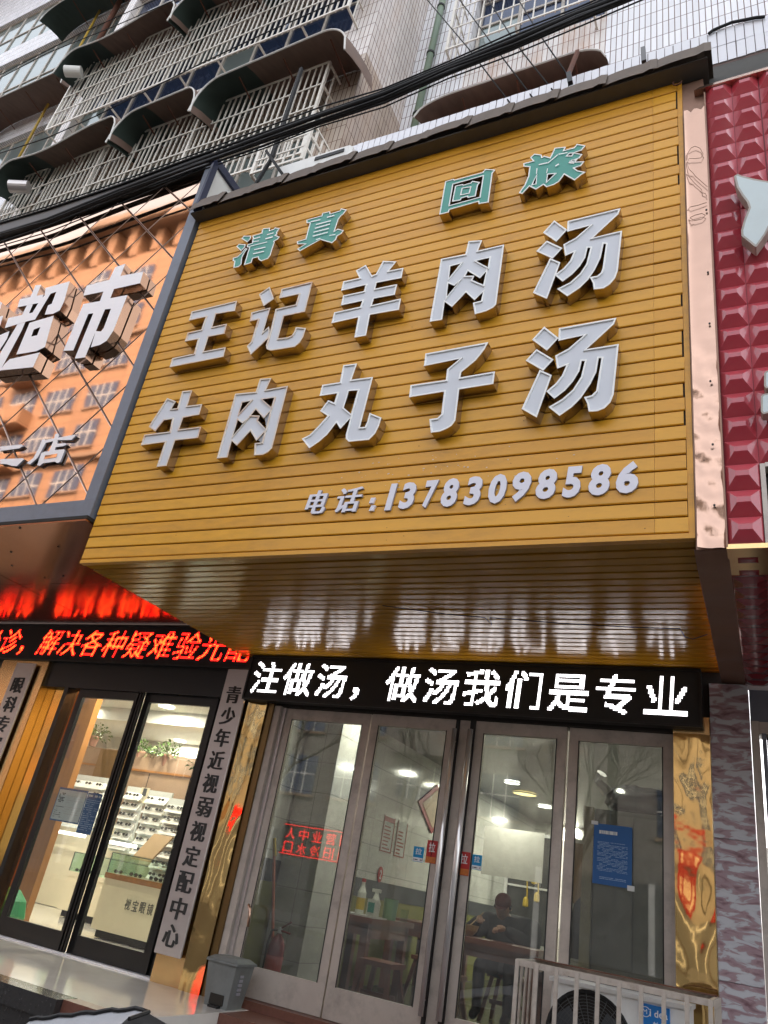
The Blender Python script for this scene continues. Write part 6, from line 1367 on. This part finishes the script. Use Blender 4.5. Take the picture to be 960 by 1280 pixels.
# air conditioner unit inside its cage
AX0, AX1, AY0, AY1, AZ = -1.50, -0.36, 5.34, 5.86, 0.775
ac = thing('air_conditioner', 'white outdoor air conditioner with black fan grille and blue maker label, inside the cage', 'air conditioner', (-.95, 5.6, 0))
bxa, bxb = -1.30, -0.50
MB().bbox(bxa, bxb, 5.46, 5.78, .12, .69, .02).build('casing', M['ac_white'], ac); MB().box(bxa - .012, bxb + .012, 5.45, 5.79, .691, .715).build('top_lid', M['ac_white'], ac); MB().box(bxb - .215, bxb - .212, 5.452, 5.459, .13, .68).build('panel_seam', M['charcoal'], ac)
fcx, fcz, fr_ = -1.06, .425, .25
MB().tube([(fcx + fr_ * math.cos(a), 5.455, fcz + fr_ * math.sin(a)) for a in np.linspace(0, 2 * math.pi, 37)], .012, 6, False).build('fan_ring', M['black_matte'], ac)
dsk = MB(); dsk.poly([(fcx + (fr_ - .004) * math.cos(a), 5.4585, fcz + (fr_ - .004) * math.sin(a)) for a in np.linspace(0, 2 * math.pi, 37)[:-1]]); dsk.build('fan_opening', M['dark'], ac)
fb = MB()
for k in range(3):
    a0 = k * 2.09
    fb.poly([(fcx + r_ * math.cos(a0 + d_), 5.457, fcz + r_ * math.sin(a0 + d_)) for r_, d_ in ((.05, 0), (.2, .15), (.22, .6), (.19, 1.0), (.06, .9))])
fb.build('fan_blades', M['charcoal'], ac)['kind'] = 'stuff'
gr = MB()
for r_ in np.arange(.03, fr_, .0165): gr.tube([(fcx + r_ * math.cos(a), 5.449, fcz + r_ * math.sin(a)) for a in np.linspace(0, 2 * math.pi, 33)], .0022, 4, False)
for a in np.linspace(0, 2 * math.pi, 25)[:-1]: gr.tube([(fcx + .03 * math.cos(a), 5.447, fcz + .03 * math.sin(a)), (fcx + fr_ * math.cos(a + .35), 5.447, fcz + fr_ * math.sin(a + .35))], .0026, 4)
gr.build('fan_grille', mat('grey_grille_wire', (0.06, 0.06, 0.06), .45), ac)['kind'] = 'stuff'
lb = MB().bbox(-.765, -.60, 5.444, 5.4595, .535, .680, .004).build('maker_label', M['ac_blue'], ac)
def type_line(txt, x, z, w, h, m, nm, bold=.02, y=5.4435):
    k = MB(); 
    for i, ch_ in enumerate(txt): type_mesh(k, ch_, (x + i * w, y, z), XA, ZA, Vector((0, -1, 0)), w * (.86 if ch_ not in 'iM' else (.32 if ch_ == 'i' else .92)), h * (1.0 if ch_ in 'Mdi' else .72) if ord(ch_) < 200 else h, bold, 0, .001)
    return k.build(nm, m, ac)
mb = MB(); mb.tube([(-.735 + .026 * math.cos(a), 5.443, .640 + .025 * math.sin(a)) for a in np.linspace(.6, 6.6, 20)], .0022, 5); mb.build('logo_ring', M['sticker_white'], ac)
type_line('M', -.750, .629, .026, .024, M['sticker_white'], 'lettering', 0); type_line('idea', -.712, .622, .026, .036, M['sticker_white'], 'lettering'); type_line('美的', -.695, .558, .042, .042, M['sticker_white'], 'lettering')
cg = thing('air_conditioner_cage', 'rusty weathered steel cage round the air conditioner at the bottom right', 'cage', (-.93, 5.6, 0))
def cbar(nm, *b6): return MB().box(*b6).build(nm, M['cage_steel'], cg)
t = .02
cbar('top_rail', AX0, AX1, AY0, AY0 + t, AZ - .035, AZ); cbar('top_rail', AX0, AX1, AY1 - t, AY1, AZ - .034, AZ + .001); cbar('top_rail', AX0, AX0 + t, AY0 + t + .001, AY1 - t - .001, AZ - .034, AZ + .0005); cbar('top_rail', AX1 - t, AX1, AY0 + t + .001, AY1 - t - .001, AZ - .034, AZ + .0005)
MB().box(AX0 + .01, AX1 - .005, AY0 + .40, AY1 - .03, AZ + .003, AZ + .008).build('top_sheet', M['rust'], cg)
for x in np.linspace(AX0, AX1 - .024, 10): cbar('bar', x, x + .024, AY0 - .014, AY0 - .001, .08, AZ - .003)
for y in np.linspace(AY0 + .06, AY1 - .03, 5): cbar('bar', AX0 - .013, AX0 - .001, y, y + .022, .08, AZ - .003); cbar('bar', AX1 + .001, AX1 + .013, y, y + .022, .08, AZ - .003)
cbar('bottom_rail', AX0, AX1, AY0, AY0 + t, .06, .09)
# padded cover on a parked scooter at the bottom left edge
sc2 = thing('padded_cover', 'silver grey padded cover with black piping at the bottom left by the step', 'cover', (-2.8, 3.2, -.45))
tip = at_y(187, 1267, 3.2); lft = at_y(35, 1284, 3.2)
mb = MB(); n = 16; T0, B0 = [], []
for i in range(n + 1):
    t_ = i / n; x = lft[0] + (tip[0] - lft[0]) * t_; zc_ = lft[2] + (tip[2] - lft[2]) * t_; w_ = .075 * math.sqrt(max(0.02, 1 - t_ ** 5)); b_ = .004 * math.sin(i * 1.9)
    T0.append(Vector((x, 3.2 + b_, zc_ + w_ * .35 + b_))); B0.append(Vector((x, 3.06, zc_ - w_ * 1.1)))
for i in range(n): mb.quad(T0[i], B0[i], B0[i + 1], T0[i + 1]); mb.quad(T0[i], T0[i + 1], T0[i + 1] + Vector((0, .25, -.08)), T0[i] + Vector((0, .25, -.08)))
mb.build('quilt', M['quilt'], sc2, smooth=True)
mb = MB(); mb.tube([p + Vector((0, -.004, .006)) for p in T0] + [B0[-1] + Vector((.01, 0, 0))], .009, 6); mb.build('piping', M['black_matte'], sc2)
mb = MB(); mb.hexa([(lft[0] - .5, 3.0, -.44), (tip[0] - .1, 3.0, -.44), (tip[0] - .1, 3.3, -.44), (lft[0] - .5, 3.3, -.44), (lft[0] - .5, 3.05, .05), (tip[0] - .25, 3.05, .10), (tip[0] - .25, 3.25, .10), (lft[0] - .5, 3.25, .05)]); mb.build('scooter_body', M['black_metal'], sc2)

# ================================================================== ACROSS THE STREET (seen in the mirrors and panes)
M['opp_low'] = tile_mat('grey_facade_opposite', (0.17, 0.15, 0.13), (0.11, 0.10, 0.09), 1.6, 0.75, 'xz', rough=0.7, mort=0.03)
def block(label, x0, x1, y1, z1, depth, fl=3.0, wpitch=3.4, m=None, seed=0, pergola=True, z0=-.33):
    rg = random.Random(seed); o = thing('opposite_building', label, 'building', ((x0 + x1) / 2, y1, z0), 'flats across the street'); m = m or M['opp_wall']
    MB().box(x0, x1, y1 - depth, y1, z0, z1).build('wall', m, o, keep=True)
    nf = int((z1 - 4.5) / fl); nw = int((x1 - x0 - 1) / wpitch)
    wm = MB().box(-1.2, 1.2, -.02, .05, -.2, 1.6).mesh('window', M['window_blue']); fm = MB().box(-1.3, 1.3, -.02, .12, -.32, -.2).mesh('sill', M['opp_trim']); bm = MB().box(-1.35, 1.35, 0, .85, -.9, .15).mesh('balcony', m); bars = MB()
    for x in (-.6, 0, .6): bars.box(x - .025, x + .025, .052, .075, -.2, 1.6)
    bars.box(-1.2, 1.2, .051, .074, .72, .77); brm = bars.mesh('glazing_bars', M['white'])
    for f_ in range(nf):
        z = 4.8 + f_ * fl
        for w in range(nw):
            x = x0 + 1 + wpitch * (w + .5); bal = (w % 3 == 1)
            win = place('window', wm, (x, y1, z), o); place('glazing_bars', brm, (x, y1, z), win); place('sill', fm, (x, y1, z), win)
            if bal: place('balcony', bm, (x, y1, z - .1), o)
        if f_ % 3 == 2: MB().box(x0 - .15, x1 + .15, y1, y1 + .25, z - 1.0, z - .75).build('band', M['opp_trim'], o)
    for f_ in range(nf):
        z = 4.8 + f_ * fl
        for k in range(int(depth / 4)):
            wn = place('window', wm, (x1, y1 - 2 - k * 4, z), o); wn.rotation_euler = (0, 0, R(-90))
    if pergola:
        MB().box(x0 - .5, x1 + .5, y1 - depth - .5, y1 + .8, z1 + 2.0, z1 + 2.6).build('roof_slab', M['opp_trim'], o)
        for k in range(int((x1 - x0) / 1.9)): MB().box(x0 + .3 + k * 1.9, x0 + 1.0 + k * 1.9, y1 - .6, y1 + .1, z1, z1 + 1.999).build('roof_pier', m, o)
    return o
block('tall tan block of flats across the street with a slatted roof edge', -58, -31, -18, 35, 12, seed=1)
block('lower tan block of flats directly across the street', -30.5, -6, -20.5, 12, 10, seed=2, m=M['opp_low'], pergola=False)
block('second low tan block across the street, to the right', -5.5, 26, -20.2, 9.5, 10, seed=3, m=M['opp_low'], pergola=False)
block('distant tan block at the far left across the street', -110, -60, -19, 27, 12, seed=4)
osn = thing('opposite_shop_sign', 'red shop sign across the street', 'sign', (-.7, -18, 2.3)); MB().box(-2.4, 1.0, -18.0, -17.6, 2.3, 4.3).build('board', M['ext_red'], osn)
for k, ch_ in enumerate('超市'):
    mb = MB(); type_mesh(mb, ch_, (.6 - k * 1.4, -17.59, 2.75), Vector((-1, 0, 0)), ZA, YA, 1.0, 1.1, .0, 0, .05); mb.build('character', M['cream'], osn)
os2 = thing('opposite_shop_row', 'dark glazed shops at street level across the road', 'shopfront', (-20, -18, 0)); MB().box(-57, 25, -17.98, -17.9, -.3, 2.8).build('glazing', M['opp_dark'], os2)
for k in range(20): MB().box(-56 + k * 4, -55.8 + k * 4, -17.89, -17.8, -.3, 2.8).build('pier', M['white'], os2)
# bare street trees on the far pavement
def tree(x, y, h, seed, label):
    rg = random.Random(seed); o = thing('bare_tree', label, 'tree', (x, y, -.4), 'bare street trees'); tk, tw = MB(), MB()
    def grow(p, d, L, r, lv):
        q = p + d * L * .5 + Vector((rg.uniform(-1, 1), rg.uniform(-1, 1), 0)) * L * .05; e = p + d * L
        (tk if lv < 3 else tw).tube([p, q, e], [r, r * .8, r * .62], 5 if lv > 1 else 8, lv == 0)
        if lv >= 6: return
        for k in range(3 if lv < 4 else 2):
            nd = (d + Vector((rg.uniform(-1, 1), rg.uniform(-1, 1), rg.uniform(-.15, .7))) * .75).normalized(); grow(e if k else q.lerp(e, .7), nd, L * rg.uniform(.62, .82), r * .58, lv + 1)
    grow(Vector((x, y, -.4)), Vector((.02, .03, 1)).normalized(), h * .28, .14, 0); tk.build('trunk', M['bark'], o); tw.build('crown', M['bark'], o)
for k, (x, y, h) in enumerate(((-15.5, -9.5, 11), (-9.8, -9.2, 10.5), (-4.8, -9.6, 10), (0.8, -9.0, 10), (-22, -9.4, 11))): tree(x, y, h, 11 + k, ['bare tree across the street, second from the left', 'bare tree across the street, in the middle of the row', 'bare tree across the street, second from the right', 'bare tree across the street, rightmost of the row', 'bare tree across the street, leftmost of the row'][k])
# red LED board on the far pavement, mirrored in the leftmost pane
led = thing('street_led_board', 'red LED board across the street that is mirrored in the leftmost pane', 'LED board', (-12, -8, 1.5)); 
lx0, lx1, lz0, lz1 = -13.0, -10.6, 1.55, 2.35
MB().box(lx0 - .05, lx1 + .05, -8.12, -8.0, lz0 - .05, lz1 + .05).build('housing', M['black_matte'], led); MB().box(-11.9, -11.7, -8.12, -8.02, -.45, lz0 - .051).build('post', M['black_metal'], led)
mb = MB(); mb.box(lx0, lx1, -7.999, -7.99, lz0, lz0 + .02); mb.box(lx0, lx1, -7.999, -7.99, lz1 - .02, lz1); mb.build('lit_border', M['led_red'], led)
for r_, row in enumerate(('口营业中人', '酒旧冷水口')):
    for k, ch_ in enumerate(row):
        mb = MB(); type_mesh(mb, ch_, (lx0 + .1 + .46 * (4 - k) + .32, -7.99, lz1 - .38 - r_ * .38), Vector((-1, 0, 0)), ZA, YA, .32, .30, .0, 0, .004); mb.build('led_character', M['led_red'], led)
